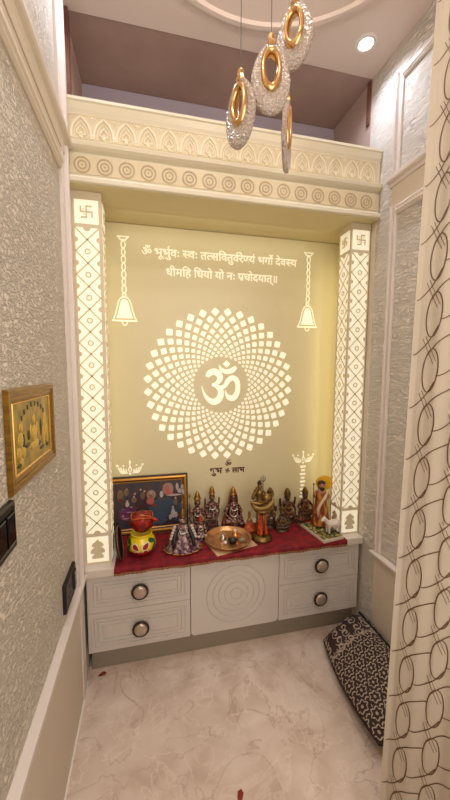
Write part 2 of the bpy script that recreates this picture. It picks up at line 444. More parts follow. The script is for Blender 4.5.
def pillar(x0, x1, side, label):
    y0, y1 = .035, .145; cx = (x0+x1)/2
    t = thing('lattice_pillar', label, 'pillar', (cx, (y0+y1)/2, ZW1))
    oy = -(y0+y1)/2; oz = -ZW1; hw = (x1-x0)/2
    def place(m): m.v = [(x, y+oy, z+oz) for x, y, z in m.v]; return m
    b = MB().box(-hw, hw, y0+.002, y1, ZW1, 2.149)
    place(b).build('post', CREAM, t)
    for face in ('front', 'side'):
        w = .0926 if face == 'front' else .082
        if face == 'front': T = Matrix.Translation((0, y0+.002, 0))
        else:   # turned to the niche side
            T = Matrix.Translation((side*hw, (y0+y1)/2, 0)) @ Matrix.Rotation(side*PI/2, 4, 'Z')
        for za, zb in ((.684, 2.006), (2.0217, 2.1156), (.548, .667)):
            m = MB(); m.T = T; m.poly([(-w/2, za), (w/2, za), (w/2, zb), (-w/2, zb)], .0012)
            place(m).build('lit_panel', LIT, t)
        g = MB(); g.T = T @ Matrix.Translation((0, -.0012, 0))
        lattice(g, w, 0, 0); place(g).build('lattice_screen', GRILLE, t)
        g = MB(); g.T = T @ Matrix.Translation((0, -.0012, 0))
        swastika(g, 0, 2.0687, .022 if face == 'front' else .02, .0065); place(g).build('swastika_emblem', GRILLE, t)
        g = MB(); g.T = T @ Matrix.Translation((0, -.0012, 0)); palmette(g, .552)
        place(g).build('leaf_emblem', GRILLE, t)
        # thin corian margins around the lit panels
    return t
pillar(-.010, .109, 1, 'cream square pillar with backlit lattice at the left edge of the niche')
pillar(1.279, 1.387, -1, 'cream square pillar with backlit lattice on front and side at the right edge of the niche')

# ------------------------------------------------------------------ header beam
def header():
    t = thing('carved_header', 'cream header beam with carved arch frieze and row of ring medallions above the niche', 'header', (.687, .06, 2.152))
    O = Vector((.687, .06, 2.152)); x0, x1 = XL+.001, XR-.001
    def pl(m): m.v = [(x-O.x, y-O.y, z-O.z) for x, y, z in m.v]; return m
    b = MB()
    # profile (y, z) swept along x
    prof = [(.15, 2.152), (-.026, 2.152), (-.030, 2.156), (-.030, 2.170), (-.022, 2.178), (-.012, 2.182), (-.012, 2.264), (-.006, 2.274), (-.022, 2.280), (-.032, 2.288), (-.034, 2.302),
            (-.022, 2.310), (-.012, 2.314), (-.012, 2.412), (-.018, 2.424), (-.022, 2.448), (-.028, 2.452), (-.028, 2.462), (.0, 2.462), (.002, 2.20), (.15, 2.20)]
    k = len(prof)
    b.add([(x, y, z) for x in (x0, x1) for y, z in prof], [(i, (i+1)%k, k+(i+1)%k, k+i) for i in range(k)]+[tuple(range(k)), tuple(range(k, 2*k))])
    pl(b).build('beam', mat('header_corian', (228, 219, 194), .42), t)
    so = MB().box(x0, x1, -.018, .1500, 2.1495, 2.1519); pl(so).build('soffit_light_tint', SOFF, t)  # thin added sheet; its yellow stands in for niche light on the beam's underside
    pn = MB(); pn.poly([(.004, 2.190), (1.372, 2.190), (1.372, 2.258), (.004, 2.258)], .003, -.012)
    pl(pn).build('ring_band', mat('ring_band_corian', (228, 214, 180), .42), t)
    pitch = .0847
    for i in range(16):
        cx = .048+i*pitch
        m = MB(); m.ribbon(circ(cx, 2.223, .0285, 32), .006, .002, True, -.015); m.ribbon(circ(cx, 2.223, .0150, 24), .0052, .002, True, -.015)
        m.poly(circ(cx, 2.223, .0035, 10), .0015, -.015)
        pl(m).build('ring_medallion', ENGR, t)
    fr = MB(); fr.poly([(.004, 2.318), (1.372, 2.318), (1.372, 2.409), (.004, 2.409)], .002, -.012)
    pl(fr).build('frieze_band', mat('frieze_corian', (222, 207, 172), .45), t)
    m = MB(); y = -.014
    m.ribbon([(.004, 2.407), (1.372, 2.407)], .003, .002, False, y)
    for i in range(17):
        cx = .048+(i-.5)*pitch
        if i > 0 and i < 16: 
            m.ribbon([(cx-.012, 2.334), (cx+.012, 2.334)], .005, .003, False, y)
            m.ribbon([(cx-.010, 2.326), (cx+.010, 2.326)], .004, .003, False, y)
            m.ribbon([(cx-.014, 2.402), (cx, 2.386), (cx+.014, 2.402)], .003, .002, False, y)
            m.poly(circ(cx, 2.398, .004, 8), .002, y)
    for i in range(16):
        cx = .048+i*pitch
        for s_ in (-1, 1):
            m.ribbon([(cx+s_*x, z) for x, z in bez((0, 2.400), (.012, 2.386), (.036, 2.378), (.037, 2.322))], .0065, .004, False, y)
            m.ribbon([(cx+s_*x, z) for x, z in bez((0, 2.383), (.008, 2.372), (.026, 2.366), (.026, 2.324))], .0028, .003, False, y)
            m.ribbon([(cx+s_*x, z) for x, z in bez((0, 2.368), (.004, 2.356), (.017, 2.352), (.015, 2.340))+bez((.015, 2.340), (.012, 2.331), (.004, 2.333), (0.0005, 2.342), 6)], .004, .004, False, y)
        m.poly(circ(cx, 2.3275, .0065, 12), .005, y)
    pl(m).build('arch_frieze', RELIEF, t)
header()

# ------------------------------------------------------------------ niche ceiling and back panel
struct(MB().box(XL+.0005, XR-.0005, .1505, YE-.0005, 2.156, 2.20).build('trim_niche_ceiling', SOFF))
# ---- Devanagari lettering from glyph outlines
_cache = {}
def glyph(s, res=4, offset=0.0):
    if (s, offset) in _cache: return _cache[(s, offset)]
    c = bpy.data.curves.new('g', 'FONT'); c.body = s; c.size = 1; c.resolution_u = res; c.offset = offset
    o = bpy.data.objects.new('g', c); COL.objects.link(o)
    dg = bpy.context.evaluated_depsgraph_get(); dg.update()
    me = bpy.data.meshes.new_from_object(o.evaluated_get(dg))
    vs = [(v.co.x, v.co.y) for v in me.vertices]; fs = [tuple(p.vertices) for p in me.polygons]
    bpy.data.objects.remove(o); bpy.data.curves.remove(c); bpy.data.meshes.remove(me)
    _cache[(s, offset)] = (vs, fs)
    return vs, fs
def flat2d(m, vs, fs, fx, fz, sc, t, y=0):
    """extrude a flat triangulated outline"""
    from collections import Counter
    bm = bmesh.new(); V = [bm.verts.new((fx+x*sc, 0, fz+z*sc)) for x, z in vs]
    for f in fs:
        try: bm.faces.new([V[i] for i in f])
        except ValueError: pass
    bmesh.ops.remove_doubles(bm, verts=bm.verts, dist=1e-6)
    bm.verts.ensure_lookup_table(); bm.verts.index_update()
    n = len(bm.verts); base = [tuple(v.co) for v in bm.verts]
    P = [(x, y-t, z) for x, _, z in base]+[(x, y, z) for x, _, z in base]
    F = []
    for f in bm.faces:
        ii = [v.index for v in f.verts]; F.append(tuple(ii))
    for e in bm.edges:
        if len(e.link_faces) == 1:
            a, b = e.verts[0].index, e.verts[1].index; F.append((a, b, n+b, n+a))
    bm.free(); m.add(P, F)
def clip_right(vs, fs, xmax):
    bm = bmesh.new(); V = [bm.verts.new((x, z, 0)) for x, z in vs]
    for f in fs:
        try: bm.faces.new([V[i] for i in f])
        except ValueError: pass
    bmesh.ops.bisect_plane(bm, geom=bm.verts[:]+bm.edges[:]+bm.faces[:], plane_co=(xmax, 0, 0), plane_no=(1, 0, 0), clear_outer=True)
    bm.verts.ensure_lookup_table(); bm.verts.index_update()
    r = [(v.co.x, v.co.y) for v in bm.verts], [tuple(v.index for v in f.verts) for f in bm.faces]
    bm.free(); return r
def write(m, toks, xa, xb, zbase, off=.012, t=.0015, y=0, zs=1.0):
    """toks: strings; '~x' half form of x, '^' reph over the previous token, '/' the slash of pra, ' ' a space"""
    items = []; pen = 0
    for tk in toks:
        if tk == ' ': pen += .26; continue
        if tk == '^':
            a = pen+(-.06 if items[-1][3] else -.12)
            items.append(('r', a, None, 0)); continue
        if tk == '/':
            items.append(('s', pen-.30, None, 0)); continue
        if tk[0] == '~':
            vs, fs = glyph(tk[1], 4, off); mx = max(p[0] for p in vs)-.17
            vs, fs = clip_right(vs, fs, mx); items.append(('g', pen, (vs, fs), 0)); pen += mx; continue
        vs, fs = glyph(tk, 4, off); mx = max(p[0] for p in vs)
        vis = mx+(.08 if tk[-1] in 'ः' else 0)
        vo = [c for c in tk if c in 'ोी']
        items.append(('g', pen, (vs, fs), 1 if vo else 0))
        if tk[-1] in 'ुू्': # hanging marks do not widen the line
            b = glyph(tk[:-1], 4, off)[0]; vis = max(p[0] for p in b)
        if tk == 'ि': vis = .27
        pen += vis-.02
    sc = (xb-xa)/pen
    for kind, px, g, _ in items:
        if kind == 'g': flat2d(m, g[0], g[1], xa+px*sc, zbase, sc, t, y)
        if kind == 'r':
            m.ribbon([(xa+(px+a)*sc, zbase+b*sc) for a, b in bez((0, .62), (-.10, .68), (-.12, .88), (.06, .87), 8)], .075*sc, t, False, y)
        if kind == 's': m.ribbon([(xa+(px)*sc, zbase+.02*sc), (xa+(px+.24)*sc, zbase+.24*sc)], .07*sc, t, False, y)
def back_panel():
    O = Vector((.687, YP, ZW1))
    t = thing('niche_back_panel', 'yellow-lit back panel of the niche bearing the glowing diamond mandala', 'panel', tuple(O))
    def pl(m): m.v = [(x-O.x, y-O.y, z-O.z) for x, y, z in m.v]; return m
    m = MB().box(XL+.001, XR-.001, YP, YP+.03, ZW1+.0005, 2.1535); pl(m).build('panel', PANEL, t)
    y = YP
    # mandala of rounded diamonds on 36 spokes
    cx, cz = .684, 1.336; m = MB()
    rings = 10; r0, r1 = .164, .402
    for k in range(rings):
        r = r0*(r1/r0)**(k/(rings-1))
        for i in range(36):
            a = 2*PI*(i+.5*(k % 2))/36+.0
            hr, ht = r*.049, r*.052
            if k > 5: hr *= 1.08
            pts = []
            for q, (ur, ut) in enumerate(((1, 0), (0, 1), (-1, 0), (0, -1))):
                nr, ntt = ((0, 1), (-1, 0), (0, -1), (1, 0))[q]
                f = .80
                pr_, pt_ = ((0, -1), (1, 0), (0, 1), (-1, 0))[q]
                A = (ur*f+pr_*(1-f), ut*f+pt_*(1-f)); B = (ur*f+nr*(1-f), ut*f+ntt*(1-f)); Cc = (ur*.94, ut*.94)
                pts += [A, Cc, B]
            P = []
            for u, v in pts:
                rr = u*hr*1.12; tt = v*ht*1.12
                P.append((cx+(r+rr)*math.cos(a)-tt*math.sin(a), cz+(r+rr)*math.sin(a)+tt*math.cos(a)))
            m.poly(P, .0015, y)
    pl(m).build('mandala', LIT2, t)
    m = MB()
    def brush(pts):
        # centre line with widths, read as (x, z, w); Catmull-Rom smoothed
        q = []
        for i in range(len(pts)-1):
            p0, p1, p2, p3 = pts[max(i-1, 0)], pts[i], pts[i+1], pts[min(i+2, len(pts)-1)]
            for k in range(6):
                t = k/6; q.append(tuple(.5*((2*b)+(-a+c)*t+(2*a-5*b+4*c-d)*t*t+(-a+3*b-3*c+d)*t**3) for a, b, c, d in zip(p0, p1, p2, p3)))
        q.append(pts[-1]); s_ = .00090
        Q = [(.684+(a-235)*s_, 1.336-(b-290)*s_, max(c, 2)*s_) for a, b, c in q]; vs = []; n_ = len(Q)
        for i in range(n_):
            d = (Vector(Q[min(i+1, n_-1)][:2])-Vector(Q[max(i-1, 0)][:2])).normalized(); nn = Vector((-d.y, d.x))
            for sg in (1, -1):
                e = Vector(Q[i][:2])+nn*sg*Q[i][2]/2; vs += [(e.x, y-.0015, e.y), (e.x, y, e.y)]
        fs = []
        for i in range(n_-1):
            A, B = i*4, i*4+4; fs += [(A, A+2, B+2, B), (A+1, A, B, B+1), (A+2, A+3, B+3, B+2)]
        m.add(vs, fs)
    brush([(146, 240, 22), (160, 218, 34), (190, 208, 38), (218, 222, 38), (226, 250, 34), (210, 276, 24), (178, 290, 14)])
    brush([(176, 288, 12), (205, 298, 24), (228, 320, 34), (232, 352, 38), (212, 386, 40), (180, 394, 36), (148, 374, 24), (124, 338, 12), (112, 294, 2)])
    brush([(232, 306, 22), (258, 296, 24), (278, 264, 28), (306, 246, 30), (334, 264, 32), (342, 302, 30), (334, 348, 32), (308, 374, 36), (280, 366, 26), (266, 344, 12), (261, 322, 2)])
    brush([(220, 166, 3), (234, 192, 20), (266, 208, 26), (304, 200, 30), (330, 178, 20)])
    cx_, cz_, h_ = .684+(268-235)*.0009, 1.336+(290-160)*.0009, .0205
    m.poly([(cx_+h_, cz_), (cx_, cz_+h_), (cx_-h_, cz_), (cx_, cz_-h_)], .0015, y)
    pl(m).build('om_symbol', LIT2, t)
    m = MB()
    write(m, ['ॐ', ' ', 'भू', 'भु', '^', 'वः', ' ', '~स', 'वः', ' ', 'त', '~त', 'स', 'ि', 'व', 'तु', 'व', '^', 'रे', '~ण', 'यं', ' ', 'भ', 'गो', '^', ' ', 'दे', 'व', '~स', 'य'],
          .262, 1.122, 2.008, .004, .0015, y)
    pl(m).build('inscription_line', LIT2, t); m = MB()
    write(m, ['धी', 'म', 'ि', 'ह', ' ', 'ि', 'ध', 'यो', ' ', 'यो', ' ', 'नः', ' ', 'प', '/', 'चो', 'द', 'या', 'त्', '॥'], .385, 1.003, 1.912, .004, .0015, y)
    pl(m).build('inscription_line', LIT2, t)
    m = MB(); BM = mat('brown_lettering', (92, 44, 24), .5)
    for tk, xa, xb, zb in ((['शु', 'भ'], .618, .690, .828), (['ला', 'भ'], .750, .824, .828), (['ॐ'], .708, .744, .868)):
        m = MB(); write(m, tk, xa, xb, zb, .035, .0012, y); pl(m).build('brown_word', BM, t)
    m = MB(); swastika(m, .722, .842, .010, .0042, .0012, y); pl(m).build('brown_swastika', BM, t)
    # bells on chains
    for bx in (.173, 1.197):
        m = MB(); w = .0045; T = .0015
        m.ribbon([(bx-.026, 2.090), (bx+.026, 2.090), (bx+.012, 2.074), (bx-.012, 2.074)], .005, T, True, y)
        nl = 7; zt, zb = 2.070, 1.812; hl = (zt-zb)/nl
        for i in range(nl):
            zc = zt-hl*(i+.5)
            m.ribbon(circ(bx, zc, .0100 if i % 2 == 0 else .0085, 14, hl*.50), w, T, True, y)
        m.ribbon(circ(bx, 1.802, .009, 12), w, T, True, y)
        half = bez((.010, 1.790), (.040, 1.780), (.032, 1.715), (.060, 1.672), 12)
        out = [(bx+x, z) for x, z in half]+[(bx-x, z) for x, z in reversed(half)]
        m.ribbon(out, .0050, T, True, y)
        half2 = bez((.006, 1.779), (.028, 1.772), (.024, 1.712), (.043, 1.684), 10)
        m.poly([(bx+x, z) for x, z in half2]+[(bx-x, z) for x, z in reversed(half2)], T, y)
        m.ribbon([(bx-.062, 1.671), (bx+.062, 1.671)], .005, T, False, y)
        m.ribbon(arc(bx, 1.667, .013, PI, 2*PI, 8, .018), .005, T, False, y)
        pl(m).build('bell_emblem', LIT2, t)
    # lamp stands with a five-flame crown
    for bx in (.181, 1.195):
        m = MB(); T = .0015; z = .862
        for s_ in (-1, 1):
            m.poly(circ(bx+s_*.066, z+.045, .006, 10), T, y); m.poly(circ(bx+s_*.034, z+.043, .0045, 10), T, y)
            for a, b in ((.060, .036), (.047, .032), (.034, .027), (.021, .022)):
                m.ribbon([(bx+s_*x, zz) for x, zz in bez((a, z+b), (a*.95, z+b-.014), (a*.8, z+.004), (a*.62, z), 6)], .0055, T, False, y)
            m.ribbon([(bx+s_*x, zz) for x, zz in bez((.004, z+.01), (.010, z+.022), (.006, z+.03), (0, z+.034), 6)], .004, T, False, y)
        m.ribbon([(bx-.004, z+.002), (bx, z-.006), (bx+.004, z+.002)], .006, T, False, y)
        m.poly(circ(bx, z+.062, .005, 10, .009), T, y); m.ribbon([(bx, z+.03), (bx, z+.055)], .004, T, False, y)
        for i in range(12):
            zz = z-.022-i*.0235; ww = .018 if i % 2 == 0 else .0125
            m.poly([(bx-ww, zz), (bx+ww, zz), (bx+ww*.9, zz-.011), (bx-ww*.9, zz-.011)], T, y)
        pl(m).build('lamp_emblem', LIT2, t)
back_panel()

#@@BEGIN
# ------------------------------------------------------------------ surfaces with draped line work
def grid(m, S, u0, u1, nu, v0, v1, nv):
    vs = [tuple(S(u0+(u1-u0)*i/nu, v0+(v1-v0)*j/nv)) for j in range(nv+1) for i in range(nu+1)]
    fs = [(j*(nu+1)+i, j*(nu+1)+i+1, (j+1)*(nu+1)+i+1, (j+1)*(nu+1)+i) for j in range(nv) for i in range(nu)]
    return m.add(vs, fs)
def drape(m, S, Nn, pts, w, eps, inside=None):
    """flat strip following surface S(u, v) along pts"""
    run = []; runs = []
    for p in pts:
        if inside is None or inside(*p): run.append(p)
        elif len(run) > 1: runs.append(run); run = []
        else: run = []
    if len(run) > 1: runs.append(run)
    for r in runs:
        vs = []
        for i, p in enumerate(r):
            a = Vector(r[max(i-1, 0)]); b = Vector(r[min(i+1, len(r)-1)]); d = (b-a)
            if d.length < 1e-9: d = Vector((1, 0))
            d.normalize(); n = Vector((-d.y, d.x))
            for s in (1, -1):
                q = Vector(p)+n*s*w/2; vs.append(tuple(Vector(S(q.x, q.y))+Vector(Nn(q.x, q.y))*eps))
        m.add(vs, [(2*i, 2*i+1, 2*i+3, 2*i+2) for i in range(len(r)-1)])
def normal_of(S, sg=1):
    def f(u, v, h=1e-3):
        a = Vector(S(u+h, v))-Vector(S(u-h, v)); b = Vector(S(u, v+h))-Vector(S(u, v-h))
        return tuple(a.cross(b).normalized()*sg)
    return f
CURT = mat('curtain_cloth', (186, 172, 152), .8, bump=((400, 400, 900), .15, .0005), noise=((3, 3, 3), (196, 183, 163), .3, .7))
CURL = mat('curtain_embroidery', (104, 76, 50), .6)
def curtain():
    d = Vector((.452, -.892, 0)).normalized(); nrm = Vector((-d.y, d.x, 0))
    def S(u, v):
        base = Vector((.955-(2.30-v)*.0185, -.77, v))+d*u
        off = .0030*math.sin(u*75+.4+.3*math.sin(v*2))+.0015*math.sin(u*150+v*1.3)
        if u > .1: off += .012*math.sin((u-.1)*45)
        if u < .012: off -= .006*(1-u/.012)
        return base+nrm*off
    m = MB(); grid(m, S, 0, .38, 150, .02, 2.80, 50)
    m.mi = 1; Nn = normal_of(S)
    ok = lambda u, v: .001 < u < .375 and .03 < v < 2.79
    K = 1.0; P = .134
    def sh(pts): return [(u, v+K*(u-.04)) for u, v in pts]
    for r in range(-4, 24):
        for c in range(0, 6):
            u0 = .044+c*.067; z0 = .02+r*P+.02*c+.06
            loop = [(u0+.0175*math.sin(a), z0+.052*math.cos(a)-K*.45*.0175*math.sin(a)) for a in [2*PI*i/28 for i in range(29)]]
            A = bez((u0-.010, z0+.046), (u0+.016, z0+.062), (u0+.030, z0+.050), (u0+.052, z0+.044), 12)
            B = bez((u0-.067+.014, z0-.046), (u0-.040, z0-.062), (u0-.012, z0-.066), (u0+.012, z0-.038), 12)
            for s in (1, -1):
                nn = lambda u, v: tuple(s*x for x in Nn(u, v))
                drape(m, S, nn, sh(loop), .0027, .0010, ok); drape(m, S, nn, sh(A), .0027, .0010, ok); drape(m, S, nn, sh(B), .0025, .0010, ok)
                for k in (0, .006):
                    drape(m, S, nn, sh([(u0-.022+k, z0+.100), (u0-.010+k, z0+.060), (u0+.006+k, z0+.010)]), .0013, .0010, ok)
    o = m.build('door_curtain', [CURT, CURL], smooth=True)
    tag(o, 'beige curtain with brown looping ring pattern hanging at the right side of the doorway', 'curtain')
    return o
curtain()

def cushion():
    W, Lh, T = .140, .268, .052
    def S(u, v, top=True):
        # u, v in -1..1 ; v = 1 is the narrow far end by the cabinet, u = 1 rests on the wall
        e = max(0, 1-abs(u)**3.0)*max(0, 1-abs(v)**3.4)
        h = T*e**.55+.004*math.sin(u*5+v*3)*e
        ww = W*(1.03-.09*v-.08*v*v); ll = Lh*(1-.05*abs(u)**4)
        tl = math.radians(17+6*v)
        xx = ww*(u-1); zz = h if top else -h*.8
        return Vector((1.362+xx*math.cos(tl)-zz*math.sin(tl), -.305+v*ll+.012*math.sin(2*u), .128+xx*math.sin(tl)*1.0+zz*math.cos(tl)))
    St = lambda u, v: S(u, v, True)
    m = MB(); grid(m, St, -1, 1, 40, -1, 1, 60); k = len(m.f); grid(m, lambda u, v: S(-u, v, False), -1, 1, 40, -1, 1, 60)
    m.v = [(x, y, max(z, .001)) for x, y, z in m.v]
    m.mi = 1; Nn = normal_of(St)
    def D(pts, w): drape(m, St, Nn, pts, w, .0012, lambda u, v: abs(u) < .97 and abs(v) < .97)
    W2, L2 = W, Lh
    P = .058; q = P*.88
    for r in range(-7, 7):
        for c in range(-4, 5):
            x0 = (c+.5*(r % 2))*P; y0 = r*q*.94-.04
            if y0 > .115: continue
            star = []
            for i in range(25):
                a = 2*PI*i/24; rr = .0195*(1+.20*math.cos(6*a)); star.append(((x0+rr*math.cos(a))/W2, (y0+rr*math.sin(a))/L2))
            D(star, .020)
            D([((x0+.0035*math.cos(a))/W2, (y0+.0035*math.sin(a))/L2) for a in [2*PI*i/8 for i in range(9)]], .022)
            for a in (PI/6, PI/2, 5*PI/6):
                D([((x0+rr*math.cos(a))/W2, (y0+rr*math.sin(a))/L2) for rr in (.024, .034)], .022)
    rnd = random.Random(3)
    for i in range(20):
        x0 = -.125+.062*(i % 5)+rnd.uniform(-.008, .008); y0 = .125+.042*(i//5)+rnd.uniform(-.006, .006); s = rnd.choice((-1, 1)); ph = rnd.uniform(0, 6)
        D([((x0+s*(.004+.0022*t)*math.cos(ph+t*.55))/W2, (y0+(.004+.0022*t)*math.sin(ph+t*.55))/L2) for t in range(0, 15, 1)][:9]+[], .03)
        D([((x0+s*(.003+.0014*t)*math.cos(ph+t*.5))/W2, (y0+(.003+.0014*t)*math.sin(ph+t*.5))/L2) for t in range(16)], .022)
    for e in (.112,):
        D([(-.95+1.9*i/30, (e+.006*math.sin(i*1.3))/L2) for i in range(31)], .02)
    c = m.build('patterned_cushion', [mat('cushion_brown', (52, 36, 34), .85), mat('cushion_cream', (176, 156, 138), .8)], smooth=True)
    tag(c, 'dark brown cushion with cream flower and scroll pattern lying against the right wall', 'cushion')
    p = MB(); pts = [St(1, -1+2*i/40) for i in range(41)]
    p.tube([tuple(Vector(q)+Vector((0, 0, .004+.002*math.sin(i*2.1)))) for i, q in enumerate(pts)], [.008+.002*math.sin(i*1.7) for i in range(41)], 8).build('fringe', mat('black_fringe', (24, 18, 18), .9), c, True)
cushion()

# ------------------------------------------------------------------ left wall pieces
def rloops(x, y0, y1, z0, z1, prof):
    return [[(x+h, y0+d, z0+d), (x+h, y1-d, z0+d), (x+h, y1-d, z1-d), (x+h, y0+d, z1-d)] for d, h in prof]
t = thing('wall_picture', 'gold-framed gold relief picture hanging on the left wall above the black switch plate', 'picture', (XL, -.534, 1.155))
def sub(m): m.v = [(x-XL, y+.534, z-1.155) for x, y, z in m.v]; return m
GOLDF = mat('gilt_frame', (158, 118, 40), .35, .65, noise=((20, 20, 160), (112, 80, 22), .3, .75))
m = MB(); Y0p, Y1p, Z0p, Z1p = -.706, -.362, 1.146, 1.380
loops(m, rloops(XL, Y0p, Y1p, Z0p, Z1p, [(0, .001), (0, .008), (.004, .0115), (.014, .0105), (.018, .008), (.024, .0085), (.030, .006), (.032, .005)]), False)
sub(m).build('frame', GOLDF, t)
m = MB(); loops(m, rloops(XL, Y0p, Y1p, Z0p, Z1p, [(.0318, .0045), (.0328, .0075), (.035, .0075), (.037, .0045)]), False); sub(m).build('inner_bead', mat('gilt_bead', (220, 172, 84), .25, .8), t)
m = MB(); loops(m, rloops(XL, Y0p, Y1p, Z0p, Z1p, [(.036, .0040), (.0365, .0046)])); sub(m).build('picture_ground', mat('gold_foil', (186, 150, 44), .32, .5, noise=(26, (124, 108, 36), .35, .65)), t)
RG = mat('gold_relief', (206, 170, 72), .3, .6); RD = mat('dark_olive', (64, 60, 26), .4, .3)
m = MB(); x = XL+.0046
def blob(mm, y, z, ry, rz, rx=.003): mm.ell((x, y+.026, z), (rx, ry, rz), 14)
blob(m, -.56, 1.255, .020, .024); blob(m, -.56, 1.292, .011, .013); blob(m, -.56, 1.225, .036, .012)
blob(m, -.535, 1.262, .006, .022); blob(m, -.585, 1.262, .006, .022)
sub(m).build('seated_figure_relief', RG, t, True)
m = MB()
for yy, zz, r in ((-.655, 1.255, .017), (-.668, 1.225, .014), (-.64, 1.222, .013), (-.655, 1.20, .012), (-.65, 1.285, .010)): blob(m, yy, zz, r, r*1.2)
sub(m).build('flower_relief', RG, t, True)
m = MB()
for yy, zz, a, b in ((-.47, 1.27, .010, .04), (-.485, 1.235, .012, .028), (-.452, 1.232, .008, .034)): blob(m, yy, zz, a, b)
sub(m).build('standing_figure_relief', RG, t, True)
m = MB()
for yy, zz, a, b in ((-.61, 1.235, .020, .006), (-.60, 1.258, .010, .014), (-.522, 1.222, .016, .006), (-.505, 1.262, .006, .026), (-.665, 1.198, .018, .006), (-.635, 1.250, .008, .018), (-.452, 1.205, .012, .008), (-.5, 1.205, .02, .005)):
    m = MB(); blob(m, yy, zz, a, b, .0025); sub(m).build('dark_shading', RD, t, True)  # dark olive blobs put in as shading around the relief figures
m = MB()
for i in range(8):
    a = -.9+1.8*i/7; m.T = Matrix.Identity(4)
    yy = -.534+.105*math.sin(a); zz = 1.262+.072*math.cos(a)
    m.box(x-.001, x+.0015, yy-.003, yy+.003, zz-.006, zz+.006)
    m.box(x-.001, x+.0012, yy-.005, yy+.005, zz+.003, zz+.0055)
sub(m).build('arched_lettering', RD, t)

def plate(name, label, y0, y1, z0, z1, rockers):
    t = thing(name, label, 'switch', (XL, (y0+y1)/2, z0)); oy = -(y0+y1)/2
    m = MB(); loops(m, [[(p[0]-XL, p[1]+oy, p[2]-z0) for p in l] for l in rloops(XL, y0, y1, z0, z1, [(0, .0005), (0, .010), (.004, .013), (.010, .013), (.012, .011)])])
    m.build('plate', BLACK, t)
    for a, b in rockers:
        m = MB(); loops(m, [[(p[0]-XL, p[1]+oy, p[2]-z0) for p in l] for l in rloops(XL, a, b, z0+.018, z1-.018, [(0, .0112), (.001, .0165), (.004, .0175)])])
        m.build('rocker', mat('black_gloss', (16, 13, 13), .15), t)
    return t
plate('switch_plate', 'black switch plate on the left wall just under the gold picture', -.93, -.702, 1.035, 1.140, [(-.915, -.865), (-.862, -.812), (-.809, -.762), (-.757, -.715)])
s2 = plate('socket_plate', 'black socket plate low on the left wall beside the vertical moulding', -.325, -.172, .578, .682, [(-.215, -.185)])
m = MB()
for yy, zz, r in ((-.27, .648, .006), (-.285, .615, .0045), (-.255, .615, .0045)):
    m = MB().lathe([(r, .0112), (r, .0135), (.0001, .0135)], 16, False, 'x', (0, yy+.2485, zz-.578)); m.build('socket_hole', mat('socket_grey', (58, 54, 54), .4), s2, True)

# ------------------------------------------------------------------ pendant lamps
GLASS = bpy.data.materials.new('crushed_glass'); GLASS.use_nodes = True
def _g():
    N = GLASS.node_tree.nodes; L = GLASS.node_tree.links; b = N['Principled BSDF']
    b.inputs['Base Color'].default_value = lin((236, 222, 208)); b.inputs['Roughness'].default_value = .18; b.inputs['Transmission Weight'].default_value = .45; b.inputs['IOR'].default_value = 1.4
    tc = N.new('ShaderNodeTexCoord'); v = N.new('ShaderNodeTexVoronoi'); v.inputs['Scale'].default_value = 170; v.feature = 'F1'
    L.new(tc.outputs['Object'], v.inputs['Vector'])
    bn = N.new('ShaderNodeBump'); bn.inputs['Strength'].default_value = 1; bn.inputs['Distance'].default_value = .006
    L.new(v.outputs['Distance'], bn.inputs['Height']); L.new(bn.outputs[0], b.inputs['Normal'])
    r = N.new('ShaderNodeValToRGB'); r.color_ramp.elements[0].position = .05; r.color_ramp.elements[1].position = .55
    r.color_ramp.elements[0].color = lin((255, 250, 242)); r.color_ramp.elements[1].color = lin((226, 208, 192))
    L.new(v.outputs['Distance'], r.inputs[0]); L.new(r.outputs[0], b.inputs['Base Color'])
_g()
def pendant(x, y, ztop, zbot, rz, label, w=.052, slim=1):
    """ztop: top of the glass, zbot: its lower tip"""
    H = ztop-zbot; t = thing('pendant_lamp', label, 'pendant lamp', (x, y, zbot), rz, 'pendant lamps hanging before the shrine')
    n = 40; b = H/2; m = MB()
    def ring(cx, cz, a, bb, yy, squ=0): return [(cx+a*math.cos(2*PI*i/n)*(1-squ*max(0, math.sin(2*PI*i/n))), yy, cz+bb*math.sin(2*PI*i/n)) for i in range(n)]
    hc = b+H*.13; ha, hb = w*.40, H*.255
    L = [ring(0, b, w*.92, b*.95, -.008, .25), ring(0, b, w, b, -.004, .25), ring(0, b, w, b, .004, .25), ring(0, b, w*.92, b*.95, .008, .25), ring(0, hc, ha, hb, .006), ring(0, hc, ha, hb, -.006), ring(0, b, w*.92, b*.95, -.008, .25)]
    vs = [p for l in L for p in l]; fs = []
    for j in range(len(L)-1):
        for i in range(n): fs.append((j*n+i, j*n+(i+1)%n, (j+1)*n+(i+1)%n, (j+1)*n+i))
    m.add(vs, fs); m.build('glass', GLASS, t, True)
    m = MB(); vs = []; fs = []; k = 10
    for i in range(n):
        a = 2*PI*i/n
        for j in range(k):
            q = 2*PI*j/k; thick = .0075*(1+.35*(math.sin(a) < 0)*-math.sin(a)); e = thick*math.cos(q); yy = .014*math.sin(q)
            vs.append(((ha+.001+e)*math.cos(a), yy, hc+(hb+.001+e*1.3)*math.sin(a)))
    for i in range(n):
        for j in range(k): fs.append((i*k+j, ((i+1)%n)*k+j, ((i+1)%n)*k+(j+1)%k, i*k+(j+1)%k))
    m.add(vs, fs); m.build('gold_ring', GOLD, t, True)
    MB().lathe([(.0005, H+.024), (.005, H+.024), (.009, H+.018), (.0075, H+.010), (.013, H-.001), (.010, H-.008), (.0005, H-.008)], 8, False).build('cap', GOLD, t)
    MB().lathe([(.0011, H+.0235), (.0011, ZC+.046-zbot)], 8, True).build('cord', mat('grey_cord', (92, 78, 70), .5), t)
    return t
